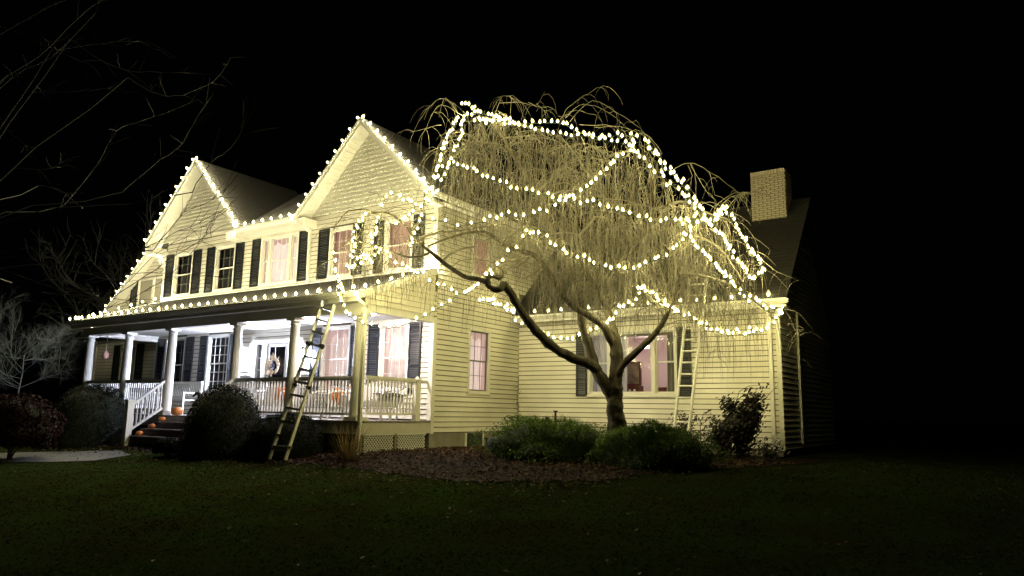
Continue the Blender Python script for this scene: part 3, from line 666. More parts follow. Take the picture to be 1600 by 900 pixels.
for r_ in range(nb):
    z = cz0+r_*bh; x = cx0-(.11 if r_ % 2 else 0)
    while x < cx1-.02:
        a = max(x, cx0); c = min(x+BL, cx1)
        if c-a > .03: put_brick(a+.004, cy0-random.uniform(0, .006), z, c-a-.014, bh)
        x += BL+.011
z = cz0+nb*bh; x = cx0; sl = .078
while x < cx1-.02:
    put_brick(x+.004, cy0-.004, z, min(sl, cx1-x)-.01, bh*2.2); x += sl
b = MB()
for r_ in range(nb+2):
    z = cz0+r_*bh; y = cy0+(.1 if r_ % 2 else 0.)
    while y < cy1:
        c = min(y+BL, cy1); b.box(cx1-.01, cx1+.004, y+.004, c-.006, z+.006, z+bh-.005); y += BL+.01
b.obj('side_bricks', M_BRICK, ch, kind='stuff')
b = MB(); b.box(cx0-.03, cx1+.03, cy0-.03, cy1+.03, cz0-.22, cz0-.002); b.obj('flashing', M_BLACKM, ch)
b = MB(); lp = at(1204.5, 356, 1, cy0-.04); b.lathe((lp.x, lp.y, lp.z-.012), [(.012, 0), (.018, .012), (.012, .024)], 8); hobj(b, 'small_blue_light', M_LED)

# ------------------------------------------------------------------ porch lanterns and lamp
def lantern(x, label):
    t = thing('wall_lantern', label, 'lantern', (x, -.03, 2.02), group='lanterns flanking the front door')
    b = MB(); b.box(-.05, .05, -.02, 0.02, -.12, .12); b.tube([(0, 0, .05), (0, -.08, .16), (0, -.14, .14)], .012, 6); b.obj('bracket', M_BLACKM, t)
    b = MB(); b.lathe((0, -.14, 0), [(.10, .11), (.03, .17), (.01, .21)], 6); b.lathe((0, -.14, 0), [(.02, -.17), (.06, -.14), (.06, -.13)], 6)
    for k in range(6):
        a = k*math.pi/3; b.tube([(.06*math.cos(a), -.14+.06*math.sin(a), -.13), (.09*math.cos(a), -.14+.09*math.sin(a), .11)], .006, 4)
    b.obj('cage', M_BLACKM, t)
    b = MB(); b.lathe((0, -.14, -.08), [(.015, 0), (.035, .04), (.035, .11), (.012, .15)], 8); b.obj('lamp', M_LANT, t, smooth=True)
lantern(-7.22, 'glowing cool white wall lantern between the grid window and the front door')
lantern(-4.52, 'glowing cool white wall lantern behind the ladder, right of the front door')
b = MB(); b.lathe((-.95, -1.25, 2.74), [(.10, 0), (.14, .03), (.15, .058)], 14); tag(b.obj('ceiling_lamp', M_CEIL, smooth=True), 'small glowing lamp on the porch ceiling at the right end', 'ceiling lamp')

# ------------------------------------------------------------------ porch furniture and decorations
t = thing('slatted_bench', 'white slatted wooden bench on the porch left of the steps view', 'bench', (-9.45, -.72, .285))
def prt(fn, name, m, par, **k): b = MB(); fn(b); return b.obj(name, m, par, **k)
prt(lambda b: b.box(-.78, .78, -.28, .25, .40, .44), 'seat', M_TRIM, t)
bk = prt(lambda b: (b.bar((-.78, .30, .95), (.78, .30, .95), .05, .08), b.bar((-.78, .25, .52), (.78, .25, .52), .04, .06)), 'backrest', M_TRIM, t)
sl = MB(); sl.bar((0, .255, .52), (0, .30, .95), .045, .018, side=(1, 0, 0)); sle = sl.mesh('slat', M_TRIM)
for k in range(17): link('slat', sle, bk, mw=Matrix.Translation((-.72+.09*k, 0, 0)))
for sx in (-1, 1):
    prt(lambda b: (b.box(sx*.78-.03, sx*.78+.03, -.30, .30, .62, .66), b.box(sx*.78-.025, sx*.78+.025, -.28, -.23, 0, .62)), 'arm', M_TRIM, t)
    prt(lambda b: b.bar((sx*.78, .25, 0), (sx*.78, .32, 1.0), .05, .05, side=(1, 0, 0)), 'leg', M_TRIM, t)
def pillow(x, y, z, w, h, m, label, rz=0, ry=0, motif=False):
    b = MB(); n = 10; i0 = 0
    for sgn in (-1, 1):
        for i in range(n+1):
            for j in range(n+1):
                u, v = i/n*2-1, j/n*2-1; th = .07*math.sqrt(max(0, (1-u**4)*(1-v**4))); b.v.append((u*w/2, sgn*th, v*h/2))
    for s_ in range(2):
        o = s_*(n+1)**2
        for i in range(n):
            for j in range(n): q = (o+i*(n+1)+j, o+(i+1)*(n+1)+j, o+(i+1)*(n+1)+j+1, o+i*(n+1)+j+1); b.f.append(q if s_ == 0 else q[::-1]); b.m.append(0)
    o = tag(b.obj('pillow', m, smooth=True), label, 'pillow'); o.location = (x, y, z); o.rotation_euler = (R(-15), R(ry), rz)
    if motif:
        for mx, mz in ((-.13, .06), (.04, .09), (.02, -.09), (.15, -.02), (-.14, -.11)):
            c = MB(); c.tube([(mx+.05*math.cos(a*.6283), -.066+.15*(mx*mx+mz*mz)+.01, mz+.045*math.sin(a*.6283)) for a in range(11)], .012, 5); c.obj('pumpkin_motif', M_ORANGE, o)
pillow(-9.95, -.80, .90-.10, .50, .36, M_PILLOW, 'cream pillow with orange pumpkin pattern on the white bench', motif=True)
def chair(x, y, rz, w, label, m=M_WICK):
    t = thing('wicker_chair', label, 'chair', (x, y, .285), rz, 'wicker seats on the porch')
    prt(lambda b: b.box(-w/2, w/2, -.30, .28, .30, .44), 'seat', m, t)
    def back(b):
        n = 8
        for k in range(n):
            a = -w/2+w*k/n; hh = .92-.12*abs((k+.5)/n*2-1)**2; b.hexa([(a, .26, .44), (a+w/n-.008, .26, .44), (a+w/n-.008, .31, .44), (a, .31, .44), (a, .34, hh), (a+w/n-.008, .34, hh), (a+w/n-.008, .39, hh), (a, .39, hh)])
    prt(back, 'backrest', m, t)
    for s_ in (-1, 1):
        prt(lambda b: (b.tube([(s_*w/2, -.30, .0), (s_*w/2, -.32, .58), (s_*w/2, -.22, .66), (s_*w/2, .30, .68)], .03, 8)), 'arm', m, t)
        prt(lambda b: b.tube([(s_*w/2, .28, 0), (s_*w/2, .3, .5)], .022, 8), 'leg', m, t)
chair(at(425, 640, 1, -1.1).x, -1.1, R(25), .70, 'pale wicker chair behind the balusters below the front door wreath')
chair(at(512, 640, 1, -.9).x, -.85, R(-10), .80, 'pale wicker chair with an orange pillow below the wide curtained window')
chair(at(583, 640, 1, -1.1).x-.25, -.95, R(5), 1.15, 'wicker loveseat under a grey quilt at the right end of the porch')
p = at(440, 616, 1, -1.05); pillow(p.x, -1.05, p.z, .40, .36, M_OPIL, 'orange pillow on the wicker chair below the wreath', R(20))
p = at(520, 618, 1, -1.0); pillow(p.x, -.85, p.z, .46, .34, M_OPIL, 'orange and white striped pillow right of the ladder', R(-10), 20)
p = at(594, 614, 1, -1.1)
b = MB(); n = 14
for j in range(8):
    for i in range(n+1): u = i/n; b.v.append((p.x-.40+.8*u, -.62-.02*math.sin(i*2.2)-.09*j*(j < 4)-.02*j, p.z+.17-.055*j))
for j in range(7):
    for i in range(n): q = j*(n+1)+i; b.f.append((q, q+1, q+n+2, q+n+1)); b.m.append(0)
sol = b.obj('quilt', M_QUILT); sm = sol.modifiers.new('thick', 'SOLIDIFY'); sm.thickness = .025; tag(sol, 'grey patterned quilt draped over the porch loveseat', 'quilt')
def pumpkin(X, x, y, z, r, label):
    t = thing('pumpkin', label, 'pumpkin', (x, y, z), group='pumpkins on the porch steps')
    b = MB(); b.lathe((0, 0, 0), [(.25*r, .0), (.8*r, .12*r), (1.0*r, .6*r), (.95*r, 1.0*r), (.6*r, 1.42*r), (.15*r, 1.4*r)], 24, lobes=10, amp=.09); b.obj('body', M_ORANGE, t, smooth=True)
    b = MB(); b.tube([(0, 0, 1.35*r), (.04*r, 0, 1.6*r), (.2*r, 0, 1.85*r)], [.13*r, .08*r, .09*r], 6); b.obj('stem', M_STEM, t)
pumpkin(0, -7.0, -2.17, .285, .15, 'large orange pumpkin at the top of the steps beside the column')
pumpkin(0, -7.08, -2.52, .12, .085, 'small pumpkin on the highest step below the large one')
pumpkin(0, -7.0, -2.84, -.06, .085, 'small pumpkin on the middle step')
pumpkin(0, -7.02, -3.14, -.24, .085, 'small pumpkin on the lowest step by the white newel post')
# wreath
t = thing('wreath', 'round corn husk wreath hanging on the storm door', 'wreath', (-5.80, -.07, 1.72))
b = MB(); b.tube([(.17*math.cos(a*.3927), 0, .19*math.sin(a*.3927)) for a in range(17)], .035, 6); b.obj('ring', M_HUSK, t)
b = MB()
for k in range(64):
    a = random.uniform(0, 6.28); r0 = random.uniform(.12, .2); L_ = random.uniform(.14, .22); da = random.uniform(-.5, .5); c = Vector((math.cos(a), 0, math.sin(a))); d = Vector((math.cos(a+da), -random.uniform(.1, .5), math.sin(a+da))); sd = d.cross(Vector((0, 1, 0))).normalized()*.022
    p0 = c*r0+Vector((0, -.03, 0)); b.poly([p0-sd*.5, p0+d*L_*.5-sd, p0+d*L_, p0+d*L_*.5+sd, p0+sd*.5])
b.obj('husk_leaves', M_HUSK, t, kind='stuff')
b = MB()
for k in range(5): b.tube([(.06*math.cos(k*1.3), -.06, .06*math.sin(k*1.3)), (.1*math.cos(k*1.3), -.10, .12*math.sin(k*1.3))], [.03, .01], 6)
b.obj('bow', mat('blue_ribbon', (.03, .04, .08), .7), t)
b = MB(); b.box(-.01, .01, -.0, .004, .17, .55); b.obj('ribbon', M_TRIM, t)
# hanging ornament
p = at(165, 555, 1, -1.9)
t = thing('hanging_feeder', 'small pale hanging ornament on a chain between the two leftmost columns', 'ornament', (p.x, p.y, p.z))
b = MB(); b.lathe((0, 0, -.12), [(.02, 0), (.09, .04), (.10, .14), (.03, .26)], 10); b.obj('body', mat('pink_ceramic', (.5, .28, .24), .6), t, smooth=True)
b = MB(); b.tube([(0, 0, .12), (0, 0, 2.66-p.z)], .006, 4); b.obj('chain', M_BLACKM, t)
# horse head standing on the right newel post
t = thing('horse_head', 'small black horse head figure on the cap of the right stair newel post', 'figure', (-4.42, NEWY, .662))
dx = Vector((-_r0.x, -_r0.y, 0))
def hh(u, z): return dx*u+Vector((0, 0, z))
b = MB(); b.lathe((0, 0, 0), [(.07, 0), (.07, .015), (.05, .02)], 10); b.obj('base', M_BLACKM, t)
b = MB(); b.tube([hh(-.04, .01), hh(-.05, .07), hh(-.035, .13), hh(.0, .18), hh(.05, .17), hh(.09, .12), hh(.115, .09)], [.055, .052, .048, .042, .036, .024, .020], 10); b.tube([hh(-.01, .21), hh(-.015, .245)], [.014, .004], 5)
b.tube([hh(-.085, .02), hh(-.09, .11), hh(-.045, .205)], [.014, .02, .010], 5); b.obj('head', M_BLACKM, t, smooth=True)

# ------------------------------------------------------------------ ladders
def ladder(name, label, p0, p1, q0, q1, n, m, hinge=None, rw=.055, taper=False, rung='rung', t0=.06, t1=.97, rr=None, rungm=None):
    """p0,p1 = foot and top of left rail; q0,q1 = right rail"""
    t = thing(name, label, 'ladder', tuple(p0))
    p0, p1, q0, q1 = map(Vector, (p0, p1, q0, q1)); o = p0.copy(); nr = (q0-p0).cross(p1-p0).normalized(); wd = (q1-p1).normalized()
    for a, c in ((p0, p1), (q0, q1)):
        b = MB(); b.bar(a-o, c-o, rw*.6, rw*1.3, side=wd); r_ = b.obj('side_rail', m, t)
        b = MB(); b.bar(a-o-nr*.02, a-o+(c-a).normalized()*.12, rw*1.1, rw*1.7, side=wd); b.obj('rubber_foot', M_BLACKM, r_)
    for k in range(n):
        u = t0+(t1-t0)*k/(n-1); a = p0.lerp(p1, u)-o; c = q0.lerp(q1, u)-o; b = MB()
        if rr: b.tube([a, c], rr, 8)
        else: b.bar(a, c, .085, .03, side=nr)
        b.obj(rung, rungm or m, t)
    for u in (hinge or []):
        for a, c in ((p0, p1), (q0, q1)):
            h = a.lerp(c, u)-o; b = MB(); b.tube([h-wd*.04, h+wd*.04], .055 if u > .6 else .038, 12); b.obj('hinge', M_BLACKM, t)
    return t
f0 = at(418, 726, 1, -3.95); f1 = at(443, 728, 1, -3.95); tp0 = at(505, 470, 1, -2.74); tp1 = at(523, 476, 1, -2.74)
print('ladder feet', f0, f1, gz(f0.x, f0.y))
f0.z = gz(f0.x, f0.y); f1.z = gz(f1.x, f1.y)
lad1 = ladder('folding_ladder', 'folding metal ladder leaning on the porch gutter between round bushes', f0, tp0, f1, tp1, 12, M_ALU, hinge=(.46, .72), rw=.055, rungm=M_FIB, t0=.085, t1=.955)
b = MB(); q = (f0+(tp0-f0)*.0)-f0
b.bar(Vector((-.05, 0, .0)), (f1-f0)+Vector((.05, 0, 0)), .06, .05); b.location = None; o = b.obj('stabiliser_bar', M_FIB, lad1); o.location = (tp0-f0)*.10
t0 = at(1077, 435, 1, 3.22); t1 = at(1104, 433, 1, 3.22)
g0 = at(1055, 655, 1, 2.45); g1 = at(1078, 657, 1, 2.45)
k = (gz(4.7, 2.4)-g0.z)/(g0.z-t0.z); g0 = g0+(g0-t0)*k; k = (gz(4.7, 2.4)-g1.z)/(g1.z-t1.z); g1 = g1+(g1-t1)*k
ladder('extension_ladder', 'straight aluminium ladder leaning on the wing gutter beside the picture window', g0, t0, g1, t1, 15, M_ALU, rw=.065, rr=.022, t0=.05, t1=.96)

# ------------------------------------------------------------------ shrubs
def leafy(name, label, cat, c, rad, n, m, ls, group=None, squash=1, stem=True, lump=.1, core=.86, low=-.35, aspect=.55, dome=False):
    """rounded bush: dark core, thousands of small leaves in an uneven shell, a few stems"""
    t = thing(name, label, cat, c, group=group); rx, ry, rz_ = rad; sd = random.uniform(0, 99)
    def rr(d): return 1+lump*noise.noise(Vector((d.x*1.8+sd, d.y*1.8, d.z*1.8)))*2+lump*.5*noise.noise(Vector((d.x*5+sd, d.y*5, d.z*5)))
    pw_ = 2.6 if (dome and lump < .1) else 2.0
    def prof_(z): return max(0, 1-abs(z)**pw_)**(1/2.1) if z > 0 else 1-.12*z*z
    b = MB()
    for i in range(n):
        z = random.uniform(low, 1); z = 1-(1-z)**1.25 if dome and z > 0 else z; a = random.uniform(0, 6.283); s_ = prof_(z); d = Vector((math.cos(a)*s_, math.sin(a)*s_, z))
        k = rr(d)*(random.uniform(.90, 1.02)); p = Vector((d.x*rx*k, d.y*ry*k, max(0.0, d.z*2*rz_*k if dome else rz_+d.z*rz_*k)))
        nn = (d+Vector((random.uniform(-.9, .9), random.uniform(-.9, .9), random.uniform(-.6, 1.0)))).normalized(); tt = nn.orthogonal().normalized(); tt.rotate(Matrix.Rotation(random.uniform(0, 6.28), 3, nn)); bb = nn.cross(tt)
        s1 = ls*random.uniform(.6, 1.3); s2 = s1*aspect
        b.poly([p-tt*s1, p+bb*s2, p+tt*s1, p-bb*s2])
    b.obj('foliage', m, t, kind='stuff')
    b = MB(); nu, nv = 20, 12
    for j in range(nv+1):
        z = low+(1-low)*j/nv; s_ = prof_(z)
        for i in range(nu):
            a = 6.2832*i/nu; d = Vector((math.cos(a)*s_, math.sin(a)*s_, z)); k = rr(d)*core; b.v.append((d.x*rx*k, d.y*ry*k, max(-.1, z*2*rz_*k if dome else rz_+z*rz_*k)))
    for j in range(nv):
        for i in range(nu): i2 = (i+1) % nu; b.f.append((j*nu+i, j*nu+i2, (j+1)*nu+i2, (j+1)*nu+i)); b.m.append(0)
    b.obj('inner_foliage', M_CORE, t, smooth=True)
    if stem:
        b = MB()
        for k in range(5): b.tube([(random.uniform(-.1, .1), random.uniform(-.1, .1), -.08), (random.uniform(-.3, .3)*rx, random.uniform(-.3, .3)*ry, rz_*.5)], [.03, .015], 5)
        b.obj('stems', M_BARK, t, kind='stuff')
    return t
def place(X, Ybot, y): p = at(X, Ybot, 1, y); return (p.x, p.y, gz(p.x, p.y))
def bush_px(X0, X1, Ytop, y, **k):
    a = at(X0, 650, 1, y); c = at(X1, 650, 1, y); cx = (a.x+c.x)/2; dist = (Vector((cx, y, 0))-CAM).dot(_f); r_ = (X1-X0)/2/F*dist
    top = at((X0+X1)/2, Ytop, 1, y).z; g = gz(cx, y); return (cx, y, g), (r_, r_, (top-g)/2)
c, rd = bush_px(88, 207, 600, -3.3); leafy('round_boxwood', 'large dark rounded bush left of the porch steps', 'bush', c, rd, 15000, M_BOX, .022, 'clipped boxwoods by the porch', low=-.05, lump=.03, core=.92, dome=True)
c, rd = bush_px(291, 415, 602, -3.45); leafy('round_boxwood', 'large dark rounded bush right of the porch steps', 'bush', c, rd, 17000, M_BOX, .022, 'clipped boxwoods by the porch', low=-.05, lump=.03, core=.92, dome=True)
c, rd = bush_px(392, 512, 645, -3.0); leafy('round_boxwood', 'low dark rounded bush behind the foot of the folding ladder', 'bush', c, rd, 13000, M_BOX, .022, 'clipped boxwoods by the porch', low=-.05, lump=.04, core=.92, dome=True)
c, rd = bush_px(246, 290, 684, -4.0); leafy('small_boxwood', 'small dark bush at the bottom of the steps', 'bush', c, rd, 4000, M_BOX, .02, low=-.6, core=.88)
# spreading yews
def yew(X0, X1, Yt, y, label, n=17000, ry=1.1):
    (cx, cy, g), (rx, _, rz_) = bush_px(X0, X1, Yt, y); t = leafy('spreading_yew', label, 'bush', (cx, cy, g), (rx, rx*ry, rz_), int(n*.55), M_YEW, .035, 'spreading yews under the weeping tree', low=0, lump=.24, core=.78, aspect=.22, dome=True)
    b = MB()
    for i in range(int(n*.2)):
        z = random.uniform(.1, .97); a = random.uniform(0, 6.283); s_ = math.sqrt(1-z*z); d = Vector((math.cos(a)*s_, math.sin(a)*s_, z))
        p = Vector((d.x*rx*.9, d.y*rx*ry*.9, d.z*2*rz_*.9)); q = p+Vector((d.x*.14, d.y*.14, .06+.08*random.random()))*random.uniform(.5, 1.2)+Vector((random.uniform(-.05, .05), random.uniform(-.05, .05), 0))
        dd = q-p; sd = dd.cross(Vector((0, 0, 1))).normalized()
        for s2 in range(5):
            c0 = p.lerp(q, .25+s2*.18)
            for e in (-1, 1): w_ = sd*e*.035*(1-.12*s2)+dd*.12; b.poly([c0, c0+w_+Vector((0, 0, .006)), c0+dd*.07])
    b.obj('needle_sprays', M_YEW, t, kind='stuff')
yew(762, 968, 650, -.9, 'spreading green yew in front of the side window corner, left of the tree trunk', ry=.9)
yew(930, 1118, 662, -1.35, 'spreading green yew in front of the tree trunk and picture window', ry=.8)
# straggly broadleaf shrubs and climbers
def shrub(X, Yb, Yt, wpx, y, label, n, ls=.05, m=M_RHODO, name='leafy_shrub', group=None):
    p = at(X, Yb, 1, y); g = gz(p.x, p.y); top = at(X, Yt, 1, y).z-g; dist = (p-CAM).dot(_f); w_ = wpx/2/F*dist
    t = thing(name, label, 'shrub', (p.x, p.y, g), group=group); st = MB(); lf = MB()
    for k in range(12):
        a = random.uniform(0, 6.28); e = Vector((math.cos(a)*w_*random.uniform(.1, .95), math.sin(a)*w_*.6*random.random(), top*random.uniform(.45, 1))); P = [Vector((0, 0, 0)), e*.35+Vector((random.uniform(-.05, .05), 0, .1)), e*.7+Vector((random.uniform(-.08, .08), 0, .08)), e]
        st.tube(P, [.014, .011, .008, .004], 5)
        for i in range(n//12):
            u = random.random()**.6*2.999; j = int(u); c = P[j].lerp(P[j+1], u-j)+Vector((random.gauss(0, .09), random.gauss(0, .08), random.gauss(0, .08)))
            nn = Vector((random.uniform(-1, 1), random.uniform(-1, 1), random.uniform(-.3, 1))).normalized(); tt = nn.orthogonal().normalized(); bb = nn.cross(tt); s1 = ls*random.uniform(.6, 1.2)
            lf.poly([c-tt*s1, c-tt*s1*.2+bb*s1*.42, c+tt*s1, c-tt*s1*.2-bb*s1*.42])
    st.obj('stems', M_BARK, t, kind='stuff'); lf.obj('foliage', m, t, kind='stuff'); return t
shrub(1158, 705, 608, 84, 2.6, 'tall dark broadleaf shrub against the wing siding near the right corner', 4200, .055)
shrub(1132, 705, 655, 60, 2.3, 'lower dark leafy shrub beside the tall one', 1600)
shrub(1068, 700, 640, 60, 2.9, 'thin leafy climber at the foot of the straight ladder', 420, .04)
shrub(1200, 722, 690, 70, 1.4, 'low dark ground shrub by the right downspout', 300, .04)
b = MB(); p0 = at(1145, 620, 1, 2.9)
t = thing('climbing_rose', 'long bare arching cane with few leaves on the wing siding', 'plant', (p0.x, p0.y, gz(p0.x, p0.y)))
for P in ([(1148, 640), (1155, 612), (1170, 603), (1185, 602), (1197, 606)], [(1165, 660), (1180, 640), (1198, 620), (1215, 602)], [(1095, 690), (1094, 660), (1100, 645), (1108, 642)]):
    b.tube([at(X, Y, 1, 3.3)-Vector((p0.x, p0.y, gz(p0.x, p0.y))) for X, Y in P], [.01, .008, .007, .004, .003][:len(P)], 5)
b.obj('cane', M_BARK, t)
b = MB()
for X, Y in ((1186, 600), (1192, 606), (1198, 604), (1190, 612), (1200, 600), (1107, 642), (1103, 645), (1110, 641), (1096, 662), (1092, 655), (1098, 672), (1188, 606)):
    c = at(X, Y, 1, 3.3)-Vector((p0.x, p0.y, gz(p0.x, p0.y))); a = random.uniform(0, 6.28); u = Vector((math.cos(a), .2, math.sin(a)))*.05; v = Vector((-math.sin(a), .1, math.cos(a)))*.022; b.poly([c-u, c+v, c+u, c-v])
b.obj('leaves', M_RHODO, t, kind='stuff')
c0 = Vector((.10, 3.62, gz(.1, 3.6))); t = thing('corner_vine', 'sparse dark vine specks climbing the inside corner of the siding', 'vine', tuple(c0)); b = MB(); b.tube([(0, 0, 0), (.02, .03, .7), (-.01, .02, 1.3), (.0, .03, 1.9)], .005, 4); b.obj('stem', M_BARK, t); b = MB()
for k in range(60):
    z = random.choice((.62, .75, 1.0, 1.2, 1.5))+random.gauss(0, .1); c = Vector((random.gauss(.0, .05), random.gauss(0, .03), z)); u = Vector((random.uniform(-1, 1), random.uniform(-1, 1), random.uniform(-1, 1))).normalized()*.022; v = u.orthogonal().normalized()*.012; b.poly([c-u, c+v, c+u, c-v])
b.obj('leaves', M_RHODO, t, kind='stuff')
# dry ornamental stems by the porch corner
p0 = at(545, 716, 1, -2.95); t = thing('dry_grass_clump', 'dry tan bare-stemmed clump by the porch corner downspout', 'plant', (p0.x, p0.y, gz(p0.x, p0.y))); b = MB()
for k in range(130):
    a = random.uniform(0, 6.28); s_ = random.uniform(.05, .5)**1; h = random.uniform(.35, .8); P = [Vector((math.cos(a)*.12*random.random(), math.sin(a)*.12*random.random(), -.02))]
    for j in range(3): P.append(P[-1]+Vector((math.cos(a)*s_*.25+random.uniform(-.03, .03), math.sin(a)*s_*.25+random.uniform(-.03, .03), h/3)))
    b.tube(P, [.005, .004, .003, .002], 3)
b.obj('stems', M_STRAW, t, kind='stuff')
c, rd = bush_px(-30, 92, 618, -6.0); leafy('red_shrub', 'dim dark red shrub at the left edge of the photo', 'bush', (c[0], -6.0, c[2]), rd, 7000, M_RED, .04, low=-.6)
# small items by the wall
p = at(868, 648, 1, 3.4); t = thing('vent_pipe', 'short black capped pipe above the left yew against the wing wall', 'pipe', (p.x, p.y, gz(p.x, p.y)))
b = MB(); b.tube([(0, 0, -.03), (0, 0, p.z-gz(p.x, p.y)+.06)], .03, 8); b.lathe((0, 0, p.z-gz(p.x, p.y)+.06), [(.04, 0), (.06, .03), (.06, .05)], 10); b.obj('pipe', M_BLACKM, t)
p = at(855, 652, 1, 3.4); b = MB(); b.lathe((0, 0, 0), [(.05, -.02), (.05, .9), (.07, .95), (.03, 1.02)], 8); o = tag(b.obj('garden_light', M_BLACKM), 'small black garden light left of the capped pipe', 'garden light'); o.location = (p.x, p.y, gz(p.x, p.y)); o.scale.z = (p.z-gz(p.x, p.y))/1.0
p = at(769, 697, 1, 1.4); t = thing('utility_box', 'small black box at the left end of the yew by the foundation', 'box', (p.x, p.y, gz(p.x, p.y)))
b = MB(); b.box(-.12, .12, -.12, .12, -.02, .22); b.box(-.14, .14, -.14, .14, .22, .26); b.obj('case', M_BLACKM, t); b = MB(); b.tube([(.05, 0, .26), (.05, .0, .34)], .02, 6); b.obj('stub', M_BLACKM, t)

# ------------------------------------------------------------------ weeping tree
def yc(X):                                      # depth (y) of the crown's middle for a photo column
    k = [(500, -3.3), (600, -2.9), (700, -1.7), (850, -.8), (960, -.4), (1100, .6), (1230, 2.2)]
    if X <= k[0][0]: return k[0][1]
    for (a, ya), (c, yb) in zip(k, k[1:]):
        if X <= c: return ya+(yb-ya)*(X-a)/(c-a)
    return k[-1][1]
def tp(X, Y, dy=0): return at(X, Y, 1, yc(X)+dy)
base = at(964, 690, 1, -.4); base.z = gz(base.x, base.y)
tree = thing('weeping_cherry_tree', 'large bare weeping tree wrapped in glowing light strings in front of the house', 'tree', tuple(base)); TB = Vector(base)
def limb(P, r, name='limb', parent=None, n=10, sub=6):
    """P: photo path (X,Y,dy); smoothed into a tapering, slightly knobbly tube"""
    V = [tp(X, Y, d)-TB if not isinstance(X, Vector) else X for X, Y, d in P]; out = []; rad = []
    for i in range(len(V)-1):
        p0 = V[max(i-1, 0)]; p1 = V[i]; p2 = V[i+1]; p3 = V[min(i+2, len(V)-1)]
        for s_ in range(sub):
            t = s_/sub; out.append(.5*((2*p1)+(-p0+p2)*t+(2*p0-5*p1+4*p2-p3)*t*t+(-p0+3*p1-3*p2+p3)*t**3)); u = (i+t)/(len(V)-1); rad.append((r[0]+(r[1]-r[0])*u**.8)*(.84 if name == 'limb' else 1)*(1+.13*noise.noise(out[-1]*3.5)+.08*noise.noise(out[-1]*9)))
    out.append(V[-1]); rad.append(r[1]); b = MB(); b.tube(out, rad, n+6, knob=.22); b.obj(name, M_BARK, tree if parent is None else parent, smooth=True); return out
D = 0
b = MB()
tk = limb([(966, 704, -.05), (965, 675, 0), (962, 650, 0), (961, 625, 0), (962, 600, 0), (964, 570, .03), (963, 545, .06), (960, 525, .1)], (.215, .11), 'trunk', n=16, sub=9)
L1 = limb([(964, 560, .03), (963, 545, .06), (960, 525, .1), (955, 505, .15), (947, 480, .2), (935, 455, .25), (920, 430, .3), (905, 400, .3)], (.135, .06))
L2 = limb([(962, 640, 0), (955, 618, 0), (942, 595, -.05), (928, 570, -.05), (918, 535, 0), (910, 508, .05), (908, 480, .1), (905, 450, .15), (890, 415, .2), (872, 378, .2), (852, 338, .2), (838, 301, .2), (821, 267, .2), (801, 240, .2), (786, 213, .2), (766, 186, .2)], (.17, .045))
L3 = limb([(934, 580, -.05), (920, 568, -.2), (895, 560, -.35), (868, 545, -.5), (845, 525, -.6), (826, 503, -.7), (812, 482, -.75), (800, 462, -.8), (787, 443, -.8)], (.13, .085))
L3b = limb([(787, 443, -.8), (781, 452, -.85), (771, 452, -.85), (762, 445, -.85), (762, 435, -.85), (770, 430, -.8), (781, 434, -.8), (783, 425, -.75), (778, 420, -.7)], (.085, .05))
L3c = limb([(765, 444, -.85), (750, 437, -.8), (728, 433, -.7), (708, 421, -.6), (690, 408, -.5), (672, 393, -.4), (655, 380, -.2), (640, 362, 0), (622, 342, .1), (600, 332, .1), (575, 335, .1)], (.075, .02))
L4 = limb([(960, 545, .1), (945, 512, -.1), (925, 497, -.2), (903, 483, -.3), (880, 462, -.4), (862, 433, -.5), (848, 412, -.5), (832, 398, -.5), (808, 391, -.5), (788, 383, -.5), (768, 368, -.5), (748, 362, -.4), (722, 366, -.3), (695, 374, -.2), (668, 385, 0)], (.10, .022))
L5 = limb([(962, 600, 0), (972, 572, -.12), (1000, 545, -.25), (1020, 525, -.3), (1035, 505, -.35), (1046, 482, -.35), (1056, 455, -.3), (1060, 425, -.2), (1063, 395, -.1), (1075, 365, 0)], (.095, .03))
L6 = limb([(905, 400, .3), (900, 360, .3), (905, 320, .2), (925, 280, .2), (950, 245, .2)], (.07, .025))
L7 = limb([(935, 455, .2), (960, 420, .2), (990, 385, .2), (1020, 350, .2), (1045, 320, .2)], (.06, .025))
L8 = limb([(850, 335, .2), (865, 290, .2), (855, 240, .2), (850, 205, .2)], (.035, .018))
L9 = limb([(801, 240, .2), (770, 225, .1), (735, 225, 0), (712, 245, 0)], (.035, .015))
